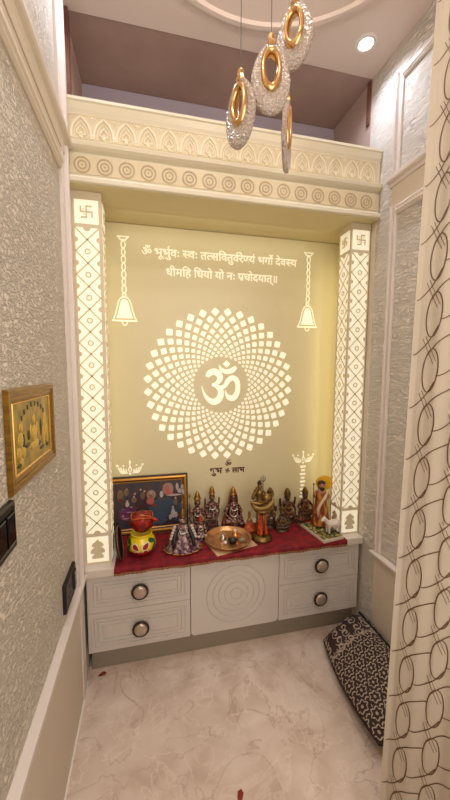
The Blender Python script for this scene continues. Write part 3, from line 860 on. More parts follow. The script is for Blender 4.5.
PEND = [(.531, -.60, 2.163, 1.998, math.radians(-62), 'leftmost pendant lamp, an oval of crushed glass turned partly sideways round a gold ring'),
        (.612, -.60, 2.262, 2.090, math.radians(-8), 'middle pendant lamp, facing forward, with the widest oval of crushed glass'),
        (.676, -.60, 2.370, 2.212, math.radians(-48), 'highest pendant lamp, its gold ring nearest the ceiling'),
        (.722, -.45, 2.255, 2.045, math.radians(58), 'slim pendant lamp seen almost edge-on under the highest one')]
for p in PEND: pendant(*p)
MB()
cn = MB().lathe([(.12, -.001), (.12, -.02), (.0001, -.022)], 48, False).build('pendant_canopy', GOLD, None, True); cn.location = (.64, -.55, ZC+.07)
tag(cn, 'round gold ceiling plate the pendant cords hang from', 'ceiling plate')

# ------------------------------------------------------------------ things on the worktop
ZT = ZW1
CT = .0035
def cloth():
    m = MB(); rnd = random.Random(5)
    def S(u, v):  # u along x, v from back to the front drop
        x = .118+(1.277-.118)*u+0.006*math.sin(v*7)
        wv = .0015*(math.sin(u*60)+math.sin(u*23+v*5))
        L1 = .285
        if v < L1: y = .262-v; z = ZT+CT
        else:
            a = v-L1; r = .006
            ang = min(a/r, PI/2); y = .262-L1-r*math.sin(ang)-.0012*(1+math.sin(u*75+1))*min(1, max(0, (a-.005)/.02)); z = ZT+CT-r*(1-math.cos(ang))-max(0, a-r*PI/2)
        return Vector((x, y+.002, z+(wv if v < L1-.01 and False else 0)))
    vs = [0, .05, .1, .15, .2, .25, .275, .285, .288, .291, .2945, .300, .306, .3125]
    nu = 240
    for inner in (0, 1):
        pts = []
        for j, v in enumerate(vs):
            for i in range(nu+1):
                p = S(i/nu, v+(.0018*math.sin(i*.11)+.001*math.sin(i*.31) if j > 10 else 0))
                pts.append((p.x, p.y+(.0024 if inner else 0)*(1 if j > 7 else 0), p.z-(.0030 if inner and j <= 8 else 0)))
        m.mi = 0
        off = len(m.v); m.v += pts
        for j in range(len(vs)-1):
            for i in range(nu):
                m.f.append([off+j*(nu+1)+i, off+j*(nu+1)+i+1, off+(j+1)*(nu+1)+i+1, off+(j+1)*(nu+1)+i]); m.m.append(0)
    c = m.build('altar_cloth', REDC, smooth=True)
    tag(c, 'crimson cloth spread over the worktop with a gold braid along its front', 'cloth')
    tr = MB()
    for i in range(nu):
        a = S(i/nu, .3125+.0018*math.sin(i*.11)+.001*math.sin(i*.31)); b = S((i+1)/nu, .3125+.0018*math.sin((i+1)*.11)+.001*math.sin((i+1)*.31))
        z0 = .006+.0025*(i % 4 == 0)
        tr.add([(a.x, a.y-.0008, a.z+.004), (b.x, b.y-.0008, b.z+.004), (b.x, b.y-.0012, b.z-z0), (a.x, a.y-.0012, a.z-z0)], [(0, 1, 2, 3)])
    tr.build('gold_braid', mat('gold_braid', (176, 132, 92), .5, .3, noise=(260, (96, 52, 42), .4, .6)), c)
cloth()
Z0 = ZT+CT+.0004

# big framed print ---------------------------------------------
def big_picture():
    x0, x1, H = .045, .488, .310; tilt = math.atan2(.038, H)
    t = thing('framed_print', 'large gilt and black framed devotional print leaning on the back panel behind the pot', 'picture', (x0, .270, Z0)); t.rotation_euler = (-tilt, 0, 0)
    W = x1-x0
    def rl(d, h): return [(d, -h, d), (W-d, -h, d), (W-d, -h, H-d), (d, -h, H-d)]
    m = MB(); loops(m, [rl(d, h) for d, h in [(0, -.012), (0, .002), (.003, .005), (.007, .005)]], False); m.build('outer_frame', mat('black_frame', (52, 32, 20), .35), t)
    m = MB(); loops(m, [rl(d, h) for d, h in [(.0065, .004), (.009, .011), (.016, .012), (.021, .006)]], False); m.build('gilt_band', mat('gilt_band', (190, 138, 60), .3, .6), t)
    m = MB(); loops(m, [rl(d, h) for d, h in [(.0208, .005), (.022, .0060), (.0285, .003)]], False); m.build('dark_slip', mat('dark_slip', (74, 44, 22), .4), t)
    m = MB(); loops(m, [rl(d, h) for d, h in [(.028, .003), (.031, .006), (.034, .004)]], False); m.build('inner_gilt', mat('gilt_band', (190, 138, 60)), t)
    m = MB(); m.add(rl(.033, .0042), [(0, 1, 2, 3)]); m.build('print_ground', mat('print_dark', (44, 48, 62), .25, noise=(24, (74, 50, 56), .35, .65), coat=.4), t)
    def patch(name, pts, rgb, rr=.35):
        for i, (cx, cz, a, b) in enumerate(pts):
            m = MB(); m.poly(circ(cx, cz, a, 20, b), .0008, -.0042-.0002*i)
            m.build(name, mat('print_'+name, rgb, rr), t)
    patch('blue_hill', [(.31, .13, .075, .055), (.395, .10, .05, .05), (.22, .08, .05, .03), (.27, .065, .06, .02)], (46, 66, 86))
    patch('pale_halo', [(.245, .206, .024, .026), (.335, .232, .030, .032)], (150, 122, 108))
    patch('rosy_figure', [(.245, .200, .013, .015), (.240, .172, .020, .018), (.332, .215, .013, .022), (.328, .238, .012, .014), (.352, .206, .012, .010)], (178, 88, 78))
    patch('white_figure', [(.385, .240, .008, .020), (.398, .216, .012, .012), (.412, .238, .008, .012), (.300, .205, .010, .018), (.36, .098, .011, .026), (.375, .088, .010, .016), (.37, .196, .040, .005), (.12, .165, .010, .014), (.42, .210, .010, .016), (.345, .078, .008, .014)], (172, 162, 160))
    patch('purple_robe', [(.115, .130, .040, .014), (.135, .092, .044, .016), (.10, .110, .020, .026), (.170, .112, .018, .012), (.155, .135, .012, .012)], (96, 40, 82))
    patch('lilac_light', [(.10, .140, .012, .003), (.128, .122, .016, .003), (.155, .100, .014, .003), (.112, .090, .018, .003), (.14, .149, .008, .003), (.098, .104, .006, .006), (.165, .120, .006, .004)], (176, 140, 160))
    patch('golden_figure', [(.085, .215, .016, .030), (.115, .228, .012, .020), (.375, .158, .012, .020), (.40, .075, .014, .02), (.425, .16, .010, .026), (.155, .185, .014, .016), (.20, .205, .012, .018), (.41, .13, .010, .018)], (104, 84, 60))
    patch('red_cloth', [(.085, .190, .012, .008), (.375, .140, .010, .008), (.20, .19, .010, .007), (.425, .138, .009, .008), (.29, .185, .008, .006), (.26, .148, .012, .008)], (130, 34, 34))
    patch('small_face', [(.085, .238, .006, .007), (.118, .244, .005, .006), (.12, .181, .005, .006), (.375, .180, .005, .006), (.36, .130, .005, .006), (.160, .218, .005, .006), (.19, .238, .005, .005), (.21, .228, .005, .006), (.425, .188, .005, .006), (.155, .203, .005, .005), (.41, .150, .004, .005), (.245, .218, .006, .006)], (190, 150, 120))
big_picture()

# dark oval tray leaning against the left pillar
t = thing('oval_tray', 'dark metal tray standing edge-on against the inner side of the left pillar', 'tray', (.146, .055, Z0), 0)
t.rotation_euler = (0, math.radians(-8), 0)
MB().lathe([(.0001, 0), (.060, 0), (.070, .004), (.074, .010), (.077, .010), (.072, .001), (.062, -.003), (.0001, -.003)], 40, False, 'x', (0, 0, .077)).build('dish', mat('tarnished_metal', (58, 44, 36), .35, .7), t, True)
MB().tube([(.010, .0765*math.cos(a), .077+.0765*math.sin(a)) for a in [2*PI*i/40 for i in range(40)]], .0018, 8, True).build('rim', mat('worn_rim', (150, 120, 92), .3, .8), t, True)

# painted pot with wrapped coconut
def pot():
    x, y = .241, .085
    t = thing('painted_pot', 'yellow painted clay pot with red petals and green leaves at the left of the worktop', 'pot', (x, y, Z0))
    prof = [(.0001, 0), (.034, 0), (.050, .012), (.064, .034), (.067, .052), (.063, .070), (.054, .086), (.049, .094), (.050, .100), (.0515, .104), (.049, .106), (.044, .100), (.040, .090), (.0001, .088)]
    def rad(z):
        for (r0, a), (r1, b) in zip(prof, prof[1:]):
            if b > a and a <= z <= b: return r0+(r1-r0)*(z-a)/(b-a)
        return .05
    MB().lathe(prof, 40, False).build('body', mat('pot_yellow', (236, 206, 20), .25, coat=.5), t, True)
    m = MB(); m.lathe([(.0345, .0005), (.0512, .012), (.0640, .030), (.0648, .036), (.0632, .034), (.05, .012), (.034, .0)], 40, False).build('red_foot', mat('pot_red', (158, 22, 22), .3, coat=.4), t, True)
    def leafpatch(name, items, mt):
        for a0, zc, ln, wd, rot in items:
            m = MB(); pts = []
            for i in range(16):
                q = 2*PI*i/16; u = ln*math.cos(q); v = wd*math.sin(q)*(1-.35*math.cos(q))
                U_ = u*math.cos(rot)-v*math.sin(rot); V_ = u*math.sin(rot)+v*math.cos(rot)
                z = zc+V_; r = rad(z)+.0012; a = a0+U_/.064
                pts.append((r*math.sin(a), -r*math.cos(a), z))
            m.add(pts+[((rad(zc)+.0016)*math.sin(a0), -(rad(zc)+.0016)*math.cos(a0), zc)], [(i, (i+1) % 16, 16) for i in range(16)])
            m.build(name, mt, t, True)
    red = MATS['pot_red']; grn = mat('pot_green', (20, 92, 44), .3, coat=.4); wh = mat('pot_white', (240, 232, 220), .3)
    base = math.radians(-4)
    A_ = [(base-.32+k, .058, .0215, .0135, -.75) for k in (0, 2.1, 4.2)]+[(base+.40+k, .062, .0215, .0135, .75) for k in (0, 2.1, 4.2)]+[(base-.34+k, .027, .0190, .0110, .7) for k in (0, 2.1, 4.2)]+[(base+.42+k, .031, .0190, .0110, -.6) for k in (0, 2.1, 4.2)]
    leafpatch('white_petal_edge', A_, wh)
    leafpatch('red_petal', [(a0, zc, ln*.80, wd*.74, rt) for a0, zc, ln, wd, rt in A_], red)
    for o in [q for q in COL.objects if q.parent == t and q.name.startswith('red_petal')]: o.scale = (1.012, 1.012, 1)
    leafpatch('green_leaf', [(base+1.02+k, .076, .024, .010, -.35) for k in (0, 2.1, 4.2)]+[(base+1.12+k, .050, .020, .009, .9) for k in (0, 2.1, 4.2)], grn)
    c = thing('wrapped_coconut', 'coconut wrapped in shiny red cloth standing on the yellow pot', 'coconut', (x+.004, y, Z0+.1065))
    m = MB(); rnd = random.Random(2); vs = []; n, h = 36, 24
    for j in range(h+1):
        tt = PI*j/h
        for i in range(n):
            a = 2*PI*i/n; r = 1+.05*math.sin(a*7+tt*5)+.035*math.sin(a*13-tt*9)
            vs.append((.054*r*math.sin(tt)*math.cos(a), .050*r*math.sin(tt)*math.sin(a), .050+.052*math.cos(tt)*(1-.1*math.cos(tt))+.0045))
    m.add(vs, [(j*n+i, (j+1)*n+i, (j+1)*n+(i+1) % n, j*n+(i+1) % n) for j in range(h) for i in range(n)])
    m.v = [(a, b, max(z, .001)) for a, b, z in m.v]
    m.build('wrapped_shell', mat('red_satin', (168, 36, 20), .3, .15, noise=(34, (96, 14, 16), .4, .62)), c, True)
    m = MB(); m.tube([(.050*math.cos(a), .046*math.sin(a), .080+.006*math.sin(3*a)) for a in [2*PI*i/30 for i in range(30)]], .0022, 6, True)
    m.tube([(.054*math.sin(a), -.045*math.cos(a)*.6-.02, .052+.048*math.cos(a)) for a in [-.2+2.2*i/14 for i in range(15)]], .002, 6)
    m.build('gold_thread', mat('gold_thread', (214, 128, 50), .35, .5), c, True)
    m = MB(); m.tube([(.045, -.02, .070), (.062, -.028, .066), (.070, -.026, .058), (.078, -.022, .056)], [.009, .008, .006, .002], 8); m.build('knot', MATS['red_satin'], c, True)
pot()

# ---------------- figurines -----------------------------------
ANT = painted('antique_purple', [(70, 38, 50), (120, 84, 80), (52, 30, 38), (150, 118, 96), (96, 44, 60), (60, 42, 34), (170, 130, 104)], 180)
ANT2 = painted('antique_silver', [(168, 146, 136), (110, 70, 84), (196, 178, 164), (84, 56, 60), (130, 96, 84)], 150)
ANT3 = painted('antique_brown', [(96, 56, 46), (56, 36, 28), (136, 104, 74), (60, 58, 42), (128, 50, 44), (44, 30, 26)], 190)
ANT4 = painted('antique_green', [(62, 72, 46), (96, 84, 56), (44, 48, 36), (118, 86, 62), (74, 44, 44)], 140)
SKIN = mat('figurine_skin', (168, 118, 92), .35, .3); SKIN2 = mat('figurine_dark_skin', (112, 78, 66), .35, .35)
AGOLD = mat('figurine_gold', (176, 132, 72), .32, .8); REDR = mat('figurine_red', (176, 52, 24), .45)
def figure(name, label, x, y, h, style, body, crown, rz=0, base=None, arms='lap', z=None, group=None, garment=None, mace=False, wide=1.0, halo=None):
    t = thing(name, label, 'figurine', (x, y, Z0 if z is None else z), rz, group)
    S = Matrix.Diagonal((h*wide, h*wide, h, 1))
    def M_(): m = MB(); m.T = S; return m
    b = M_(); n = 16
    if style == 'seated':
        hz = .22
        b.tube([(0, .0, hz-.05), (0, 0, hz+.06), (0, 0, hz+.18), (0, 0, hz+.28), (0, 0, hz+.34)], [.15, .14, .125, .15, .07], n)
        for s in (-1, 1): b.tube([(s*.06, .02, hz-.03), (s*.20, -.06, hz-.04), (s*.235, -.12, hz-.055), (s*.05, -.17, hz-.07), (-s*.06, -.165, hz-.075)], [.08, .075, .062, .045, .03], 10)
    elif style == 'pillion':      # one leg hanging down
        hz = .30
        b.tube([(0, .0, hz-.05), (0, 0, hz+.05), (0, 0, hz+.14), (0, 0, hz+.22), (0, 0, hz+.27)], [.15, .135, .12, .145, .065], n)
        b.tube([(.07, .0, hz-.02), (.12, -.14, hz), (.11, -.155, hz-.10), (.10, -.16, .10), (.10, -.20, .085)], [.075, .065, .05, .034, .026], 10)
        b.tube([(-.07, .0, hz-.02), (-.20, -.11, hz-.02), (-.03, -.17, hz-.04)], [.075, .06, .035], 10); 
    else:
        hz = .44
        b.tube([(0, 0, .05), (0, 0, .18), (0, 0, .34), (0, 0, hz), (0, 0, hz+.10), (0, 0, hz+.19), (0, 0, hz+.25)], [.09, .085, .09, .085, .07, .09, .04], n)
    sz = {'seated': .485, 'pillion': .50, 'standing': .66}[style]; k = {'seated': 1.14, 'pillion': 1.08, 'standing': .72}[style]
    hzc = sz+.155*k
    b.tube([(0, 0, sz-.02), (0, -.005, hzc-.03)], .042*k, 10)
    b.ell((0, -.01, hzc), (.082*k, .086*k, .095*k), 16); b.ell((0, -.088*k, hzc-.008), (.012*k, .018*k, .02*k), 8)
    for s in (-1, 1):
        sh = (s*.125*k, 0, sz-.015)
        if arms in ('lap', 'four'): pts = [sh, (s*.215*k, -.03, sz-.12*k), (s*.17*k, -.14*k, sz-.19*k)]
        if arms == 'bless': pts = [sh, (s*.20*k, -.03, sz-.14*k), (s*.16*k, -.15*k, sz-(.02 if s > 0 else .16)*k)]
        b.tube(pts, [.042*k, .034*k, .024*k], 8); b.ell(pts[-1], (.030*k, .026*k, .034*k), 8)
        if arms == 'four':
            p2 = [(s*.115*k, .02, sz-.02), (s*.205*k, .0, sz-.03), (s*.215*k, -.03, sz+.12*k)]; b.tube(p2, [.044*k, .038*k, .03*k], 8); b.ell(p2[-1], (.028*k, .026*k, .034*k), 8)
    o = b.build('body', body, t, True)
    rm = o.modifiers.new('remesh', 'REMESH'); rm.mode = 'VOXEL'; rm.voxel_size = max(.0016, h*.0125); rm.use_smooth_shade = True
    # crown
    if crown:
        c = M_(); cz = hzc+.045*k
        c.lathe([(.084*k, cz), (.098*k, cz+.012), (.096*k, cz+.032*k), (.080*k, cz+.052*k), (.084*k, cz+.062*k), (.062*k, cz+.098*k), (.064*k, cz+.106*k), (.036*k, cz+.136*k), (.034*k, cz+.146*k), (.001, cz+.165*k)], 16, True)
        for s in (-1, 1): c.ell((s*.078*k, -.01, hzc-.02*k), (.014*k, .014*k, .024*k), 8)
        c.build('crown', crown, t, True)
    g = M_()
    for q, (ra, dz) in enumerate(((.075, .06), (.10, .13))):
        g.tube([(ra*k*math.sin(a), -.10*k-.035*k*math.cos(a)*(.6), sz-dz*k-.10*k*(q*.5+.5)*math.cos(a)+.03*k) for a in [-PI/2-.5+(PI+1)*i/14 for i in range(15)]], .013*k, 6)
    g.build('garland', SILVER if body in (ANT, ANT2) else AGOLD, t, True)
    if base:
        p = M_(); r = {'seated': .25, 'pillion': .24, 'standing': .15}[style]
        top = {'seated': .135, 'pillion': .12, 'standing': .07}[style]
        p.lathe([(r, 0), (r*1.04, .015), (r*.9, .035), (r*.8, top*.5), (r*.86, top-.02), (r*.92, top-.005), (r*.86, top), (.001, top)], 24, True, sy=.82)
        p.build('pedestal', base, t, True)
    if garment == 'veil':
        v = M_(); prof = [(.36, .02), (.33, .10), (.27, .25), (.20, .42), (.155, sz), (.135, hzc), (.11, hzc+.08), (.05, hzc+.135), (.002, hzc+.145)]
        v.lathe(prof, 28, False, a0=-.55, a1=PI+.55, sy=.62); q = v.build('veil', garment_mat, t, True)
        sol = q.modifiers.new('solid', 'SOLIDIFY'); sol.thickness = .0022
    if garment in ('skirt', 'orange'):
        v = MB(); v.T = S; vs = []; n2, hh = 56, 9
        for j in range(hh+1):
            f = j/hh; z_ = .03+(.40-.03)*(1-f)
            for i in range(n2):
                a = 2*PI*i/n2; r = (.15+.25*f**1.1)*(1+.06*f*math.sin(a*14)); vs.append((r*math.cos(a)*1.08, r*math.sin(a)*.80, z_+.01*math.sin(a*14)*f))
        v.add(vs, [(j*n2+i, (j+1)*n2+i, (j+1)*n2+(i+1) % n2, j*n2+(i+1) % n2) for j in range(hh) for i in range(n2)]); v.build('flared_skirt', garment_mat if garment == 'skirt' else mat('orange_red_cloth', (196, 62, 30), .5, noise=((60, 60, 60), (214, 120, 54), .5, .62)), t, True)
        hm = M_(); hm.tube([((.42+.024*math.sin(14*a))*math.cos(a)*1.05, (.42+.024*math.sin(14*a))*math.sin(a)*.79, .025+.01*math.sin(14*a)+.012) for a in [2*PI*i/112 for i in range(112)]], .014, 6, True); hm.build('skirt_hem', AGOLD, t, True)
        for s in (-1, 1) if garment == 'skirt' else ():
            gl = M_(); gl.tube([(s*.10, -.02, sz+.02), (s*.17, -.10, .44), (s*.22, -.20, .30), (s*.24, -.27, .16)], [.035, .045, .05, .03], 10); gl.build('dark_plait', mat('dark_plait', (30, 24, 30), .5), t, True)
            st = M_(); [st.ell((s*(.20+.022*i), -.09-.012*i, .54-.055*i), (.044, .04, .034), 8) for i in range(5)]; st.build('shoulder_flowers', mat('pale_flowers', (200, 184, 172), .5), t, True)
    if mace:
        mc = M_(); mc.tube([(-.215*k, -.035, sz-.06*k), (-.215*k, -.035, sz+.26*k)], .010*k, 6); mc.ell((-.215*k, -.035, sz+.29*k), (.032*k, .032*k, .042*k), 10); mc.build('mace', AGOLD, t, True)
    if halo:
        hl = M_(); hl.lathe([(.001, -.012), (.17, -.012), (.185, 0), (.17, .012), (.001, .012)], 32, False, 'y', (0, .10, hzc+.01)); hl.build('halo', halo, t, True)
    return t
garment_mat = painted('skirt_cloth', [(122, 92, 96), (88, 46, 66), (160, 142, 136), (70, 40, 46), (140, 104, 92)], 90, .25)
figure('goddess_figurine', 'silver and plum goddess figurine in a flared skirt right of the yellow pot', .438, .075, .228, 'seated', ANT2, BRASS, garment='skirt', arms='lap', wide=.90)
garment_mat = painted('veil_red', [(150, 62, 44), (112, 40, 44), (158, 82, 52)], 60, .1, .6)
figure('deity_figurine', 'dark plum crowned figurine with a raised mace beside the framed print', .530, .215, .262, 'seated', ANT, AGOLD, base=ANT, arms='four', mace=True, wide=.66)
figure('deity_figurine', 'dark plum crowned figurine with silver garlands between the mace-bearing and the veiled figurines', .619, .262, .268, 'pillion', ANT, AGOLD, base=ANT, arms='four', wide=.64)
figure('veiled_figurine', 'seated plum figurine under a spreading orange-red veil behind the copper plate', .737, .250, .258, 'seated', ANT, AGOLD, base=ANT, arms='lap', garment='veil', wide=.76)
figure('small_figurine', 'small purple and red figurine sitting in front of the mace-bearing one', .536, .147, .142, 'seated', ANT2, REDR, base=ANT, arms='lap', wide=.85)
figure('standing_figurine', 'upright brown figurine on a tall base behind the brass trident piece', .937, .205, .255, 'pillion', ANT3, BRASS, base=ANT4, arms='bless', wide=.66)
figure('small_figurine', 'low greenish figurine between the brass trident piece and the brown figurines', .992, .150, .150, 'seated', ANT4, BRASS, base=ANT4, arms='lap', wide=1.0)
figure('deity_figurine', 'brown crowned figurine in the middle of the right-hand group', 1.062, .245, .222, 'seated', ANT3, BRASS, base=ANT4, arms='four', wide=.86)
figure('small_figurine', 'small dark figurine crouching between the two brown crowned figurines', 1.122, .186, .118, 'pillion', ANT3, BRASS, base=ANT3, arms='lap', wide=.95)
figure('deity_figurine', 'brown crowned figurine just left of the green-topped board', 1.182, .262, .212, 'seated', ANT3, BRASS, base=ANT4, arms='lap', wide=.86)
figure('orange_figurine', 'little seated figurine in a spreading orange-red robe between copper plate and brass piece', .812, .180, .128, 'seated', AGOLD, AGOLD, garment='orange', arms='lap', wide=.64)

# brass piece with trident
def trident_piece():
    x, y = .853, .085
    t = thing('brass_trident_figurine', 'tall brass piece with a crescent, orange robed figure and trident on a round base', 'figurine', (x, y, Z0))
    MB().lathe([(.050, 0), (.054, .004), (.053, .010), (.046, .014), (.044, .020), (.001, .022)], 32).build('base', BRASS, t, True)
    for a in (0.5, 2.6, 4.7):
        MB().tube([(.034*math.cos(a), .028*math.sin(a), .018), (.030*math.cos(a), .024*math.sin(a), .08), (.030*math.cos(a), .022*math.sin(a), .160)], [.0065, .0050, .008], 10).build('leg', BRASS, t, True)
    m = MB(); vs = []
    n = 40
    for j in range(9):
        f = j/8
        for i in range(n):
            a = 2*PI*i/n; r = (.014+.009*f)*(1+.12*math.sin(a*8)); vs.append((r*math.cos(a)*1.2, r*math.sin(a), .132-f*.104))
    m.add(vs, [(j*n+i, j*n+(i+1) % n, (j+1)*n+(i+1) % n, (j+1)*n+i) for j in range(8) for i in range(n)]); m.build('orange_robe', mat('orange_robe', (214, 84, 34), .5, noise=(70, (160, 40, 26), .45, .6)), t, True)
    # crescent boat
    m = MB(); N_ = 24; vs = []; k = 10
    for i in range(N_+1):
        a = -PI*.06-(PI*.88)*i/N_; th = .020*math.sin(PI*i/N_)+.003
        for j in range(k):
            q = 2*PI*j/k; r = .062+th*math.cos(q); vs.append((r*math.cos(a)*1.02, th*1.0*math.sin(q), .222+r*math.sin(a)*.92))
    m.add(vs, [(i*k+j, (i+1)*k+j, (i+1)*k+(j+1) % k, i*k+(j+1) % k) for i in range(N_) for j in range(k)]+[tuple(range(k)), tuple(reversed([N_*k+j for j in range(k)]))]); m.build('crescent', mat('crescent_brass', (156, 126, 70), .42, .75), t, True)
    b = MB(); b.tube([(-.018, 0, .195), (-.018, 0, .225), (-.018, 0, .252), (-.018, 0, .270)], [.020, .017, .019, .008], 12); b.ell((-.018, -.003, .283), (.0125, .013, .016), 12)
    for s in (-1, 1): b.tube([(-.018+s*.018, 0, .258), (-.018+s*.034, -.006, .240), (-.018+s*.022, -.022, .226)], [.007, .006, .004], 8); b.tube([(-.018+s*.01, 0, .200), (-.018+s*.038, -.014, .203), (-.018, -.026, .200)], [.013, .011, .007], 8)
    o = b.build('body', BRASS, t, True); r = o.modifiers.new('remesh', 'REMESH'); r.mode = 'VOXEL'; r.voxel_size = .0022; r.use_smooth_shade = True
    m = MB(); m.ell((-.018, 0, .299), (.014, .014, .008), 10); m.ell((-.018, 0, .308), (.008, .008, .008), 8); m.build('hair_knot', BRONZE, t, True)
    m = MB(); m.ell((.020, -.006, .222), (.023, .018, .021), 14); m.build('round_boss', mat('crescent_brass', (0, 0, 0)), t, True)
    m = MB(); zt = .335
    m.tube([(.002, .004, .19), (.002, .004, zt-.010)], .0022, 6)
    for s in (-1, 1): m.tube([(.002, .004, zt-.028), (.002+s*.009, .004, zt-.026), (.002+s*.012, .004, zt-.014), (.002+s*.010, .004, zt)], [.002, .002, .002, .001], 6)
    m.tube([(.002, .004, zt-.012), (.002, .004, zt+.006)], [.0022, .0008], 6); m.build('trident', mat('trident_steel', (70, 60, 54), .3, .8), t, True)
    for i, (dx, dz, r_) in enumerate(((-.045, .245, .011), (-.052, .228, .010), (.052, .236, .011), (.045, .252, .009), (-.036, .262, .009))):
        m = MB(); m.ell((dx, -.002, dz), (r_, r_, r_*1.3), 10); m.ell((dx, -.004, dz+r_*1.6), (r_*.6, r_*.6, r_*.7), 8); m.build('attendant', BRASS, t, True)
    m = MB(); m.lathe([(.040, .150), (.046, .156), (.040, .164)], 28, True); m.build('collar', BRASS, t, True)
    m = MB(); [m.ell((.050*math.cos(a), -.003, .226+.05*math.sin(a)), (.008, .008, .008), 8) for a in (2.4, 2.75, 3.1)]; m.build('cobra_hood', AGOLD, t, True)
trident_piece()

# copper plate with its small things
def thali():
    X, Y = .672, .094
    cl = MB(); n = 24
    def S(u, v):
        a = math.radians(14); p = Vector((u*.112, v*.112, .0006)); q = Vector((p.x*math.cos(a)-p.y*math.sin(a), p.x*math.sin(a)+p.y*math.cos(a), 0))
        return (X+q.x, Y+q.y+.012, Z0+.0012+.0009*math.sin(u*9+v*4)*0)
    for tp in (0, 1):
        vs = [tuple(Vector(S(-1+2*i/n, -1+2*j/n))-Vector((0, 0, .001*tp))) for j in range(n+1) for i in range(n+1)]
        cl.add(vs, [(j*(n+1)+i, j*(n+1)+i+1, (j+1)*(n+1)+i+1, (j+1)*(n+1)+i) for j in range(n) for i in range(n)])
    o = cl.build('napkin', mat('cream_napkin', (206, 176, 132), .7), None, True); tag(o, 'small cream cloth whose corners show under the copper plate', 'cloth')
    z = Z0+.0018
    o = MB().lathe([(.0001, 0), (.098, 0), (.104, .003), (.113, .020), (.120, .023), (.1205, .021), (.114, .018), (.106, .0045), (.101, .0038), (.001, .0038)][::1], 64, False)
    o.v = [(a, b, c) for a, b, c in o.v]
    p = MB().lathe([(.0001, 0), (.100, 0), (.107, .004), (.115, .021), (.1205, .0235), (.1195, .025), (.113, .0225), (.104, .007), (.098, .0035), (.0001, .0035)], 64, False).build('copper_plate', COPPER, None, True, (X, Y, z))
    tag(p, 'round copper plate with a raised rim holding the prayer things', 'plate'); z += .0039
    t = thing('silver_bell', 'small silver bell standing at the back of the copper plate', 'bell', (X-.024, Y+.012, z))
    MB().lathe([(.0001, .001), (.017, .0), (.018, .003), (.013, .012), (.011, .022), (.005, .028), (.0001, .029)], 20, False).build('bell_body', SILVER, t, True)
    MB().lathe([(.003, .027), (.0025, .038), (.005, .042), (.0048, .048), (.001, .054)], 12).build('handle', SILVER, t, True)
    t = thing('copper_lota', 'small round copper water pot on the copper plate', 'water pot', (X+.040, Y+.012, z))
    MB().lathe([(.0001, 0), (.010, 0), (.019, .010), (.020, .020), (.013, .031), (.011, .035), (.015, .040), (.013, .039), (.009, .034), (.001, .033)], 24, False).build('pot_body', mat('bright_copper', (224, 158, 96), .22, .85), t, True)
    m = MB(); m.ell((0, 0, .042), (.008, .008, .010), 12); m.build('white_stopper', WHITE, t, True)
    bo = MB().lathe([(.0001, 0), (.014, 0), (.020, .006), (.024, .018), (.0255, .018), (.022, .0185), (.018, .008), (.0001, .006)], 28, False).build('oil_bowl', BLACK, None, True, (X+.016, Y-.030, z)); tag(bo, 'little black bowl at the front of the copper plate', 'bowl')
    bo = MB().lathe([(.0001, 0), (.012, 0), (.018, .004), (.019, .006), (.017, .0055), (.0001, .003)], 28, False).build('small_dish', SILVER, None, True, (X+.070, Y-.020, z)); tag(bo, 'tiny flat silver dish near the right rim of the copper plate', 'dish')
    m = MB(); m.ell((0, 0, .008), (.010, .008, .008), 12); cu = m.build('camphor_lump', WHITE, None, True, (X-.022, Y-.030, z)); tag(cu, 'small white lump left of the black bowl on the plate', 'camphor')
    t = thing('incense_stick', 'thin incense stick standing upright on the copper plate', 'incense', (X+.048, Y+.047, z))
    MB().lathe([(.007, 0), (.006, .004), (.002, .006)], 12).build('holder', BRASS, t, True)
    MB().tube([(0, 0, .004), (.001, .0, .085)], .0014, 6).build('stick', mat('stick_wood', (176, 120, 84), .6), t)
    m = MB(); m.ell((.001, 0, .087), (.0032, .0032, .004), 8); m.build('ash_tip', mat('ash', (214, 196, 176), .7), t, True)
thali()

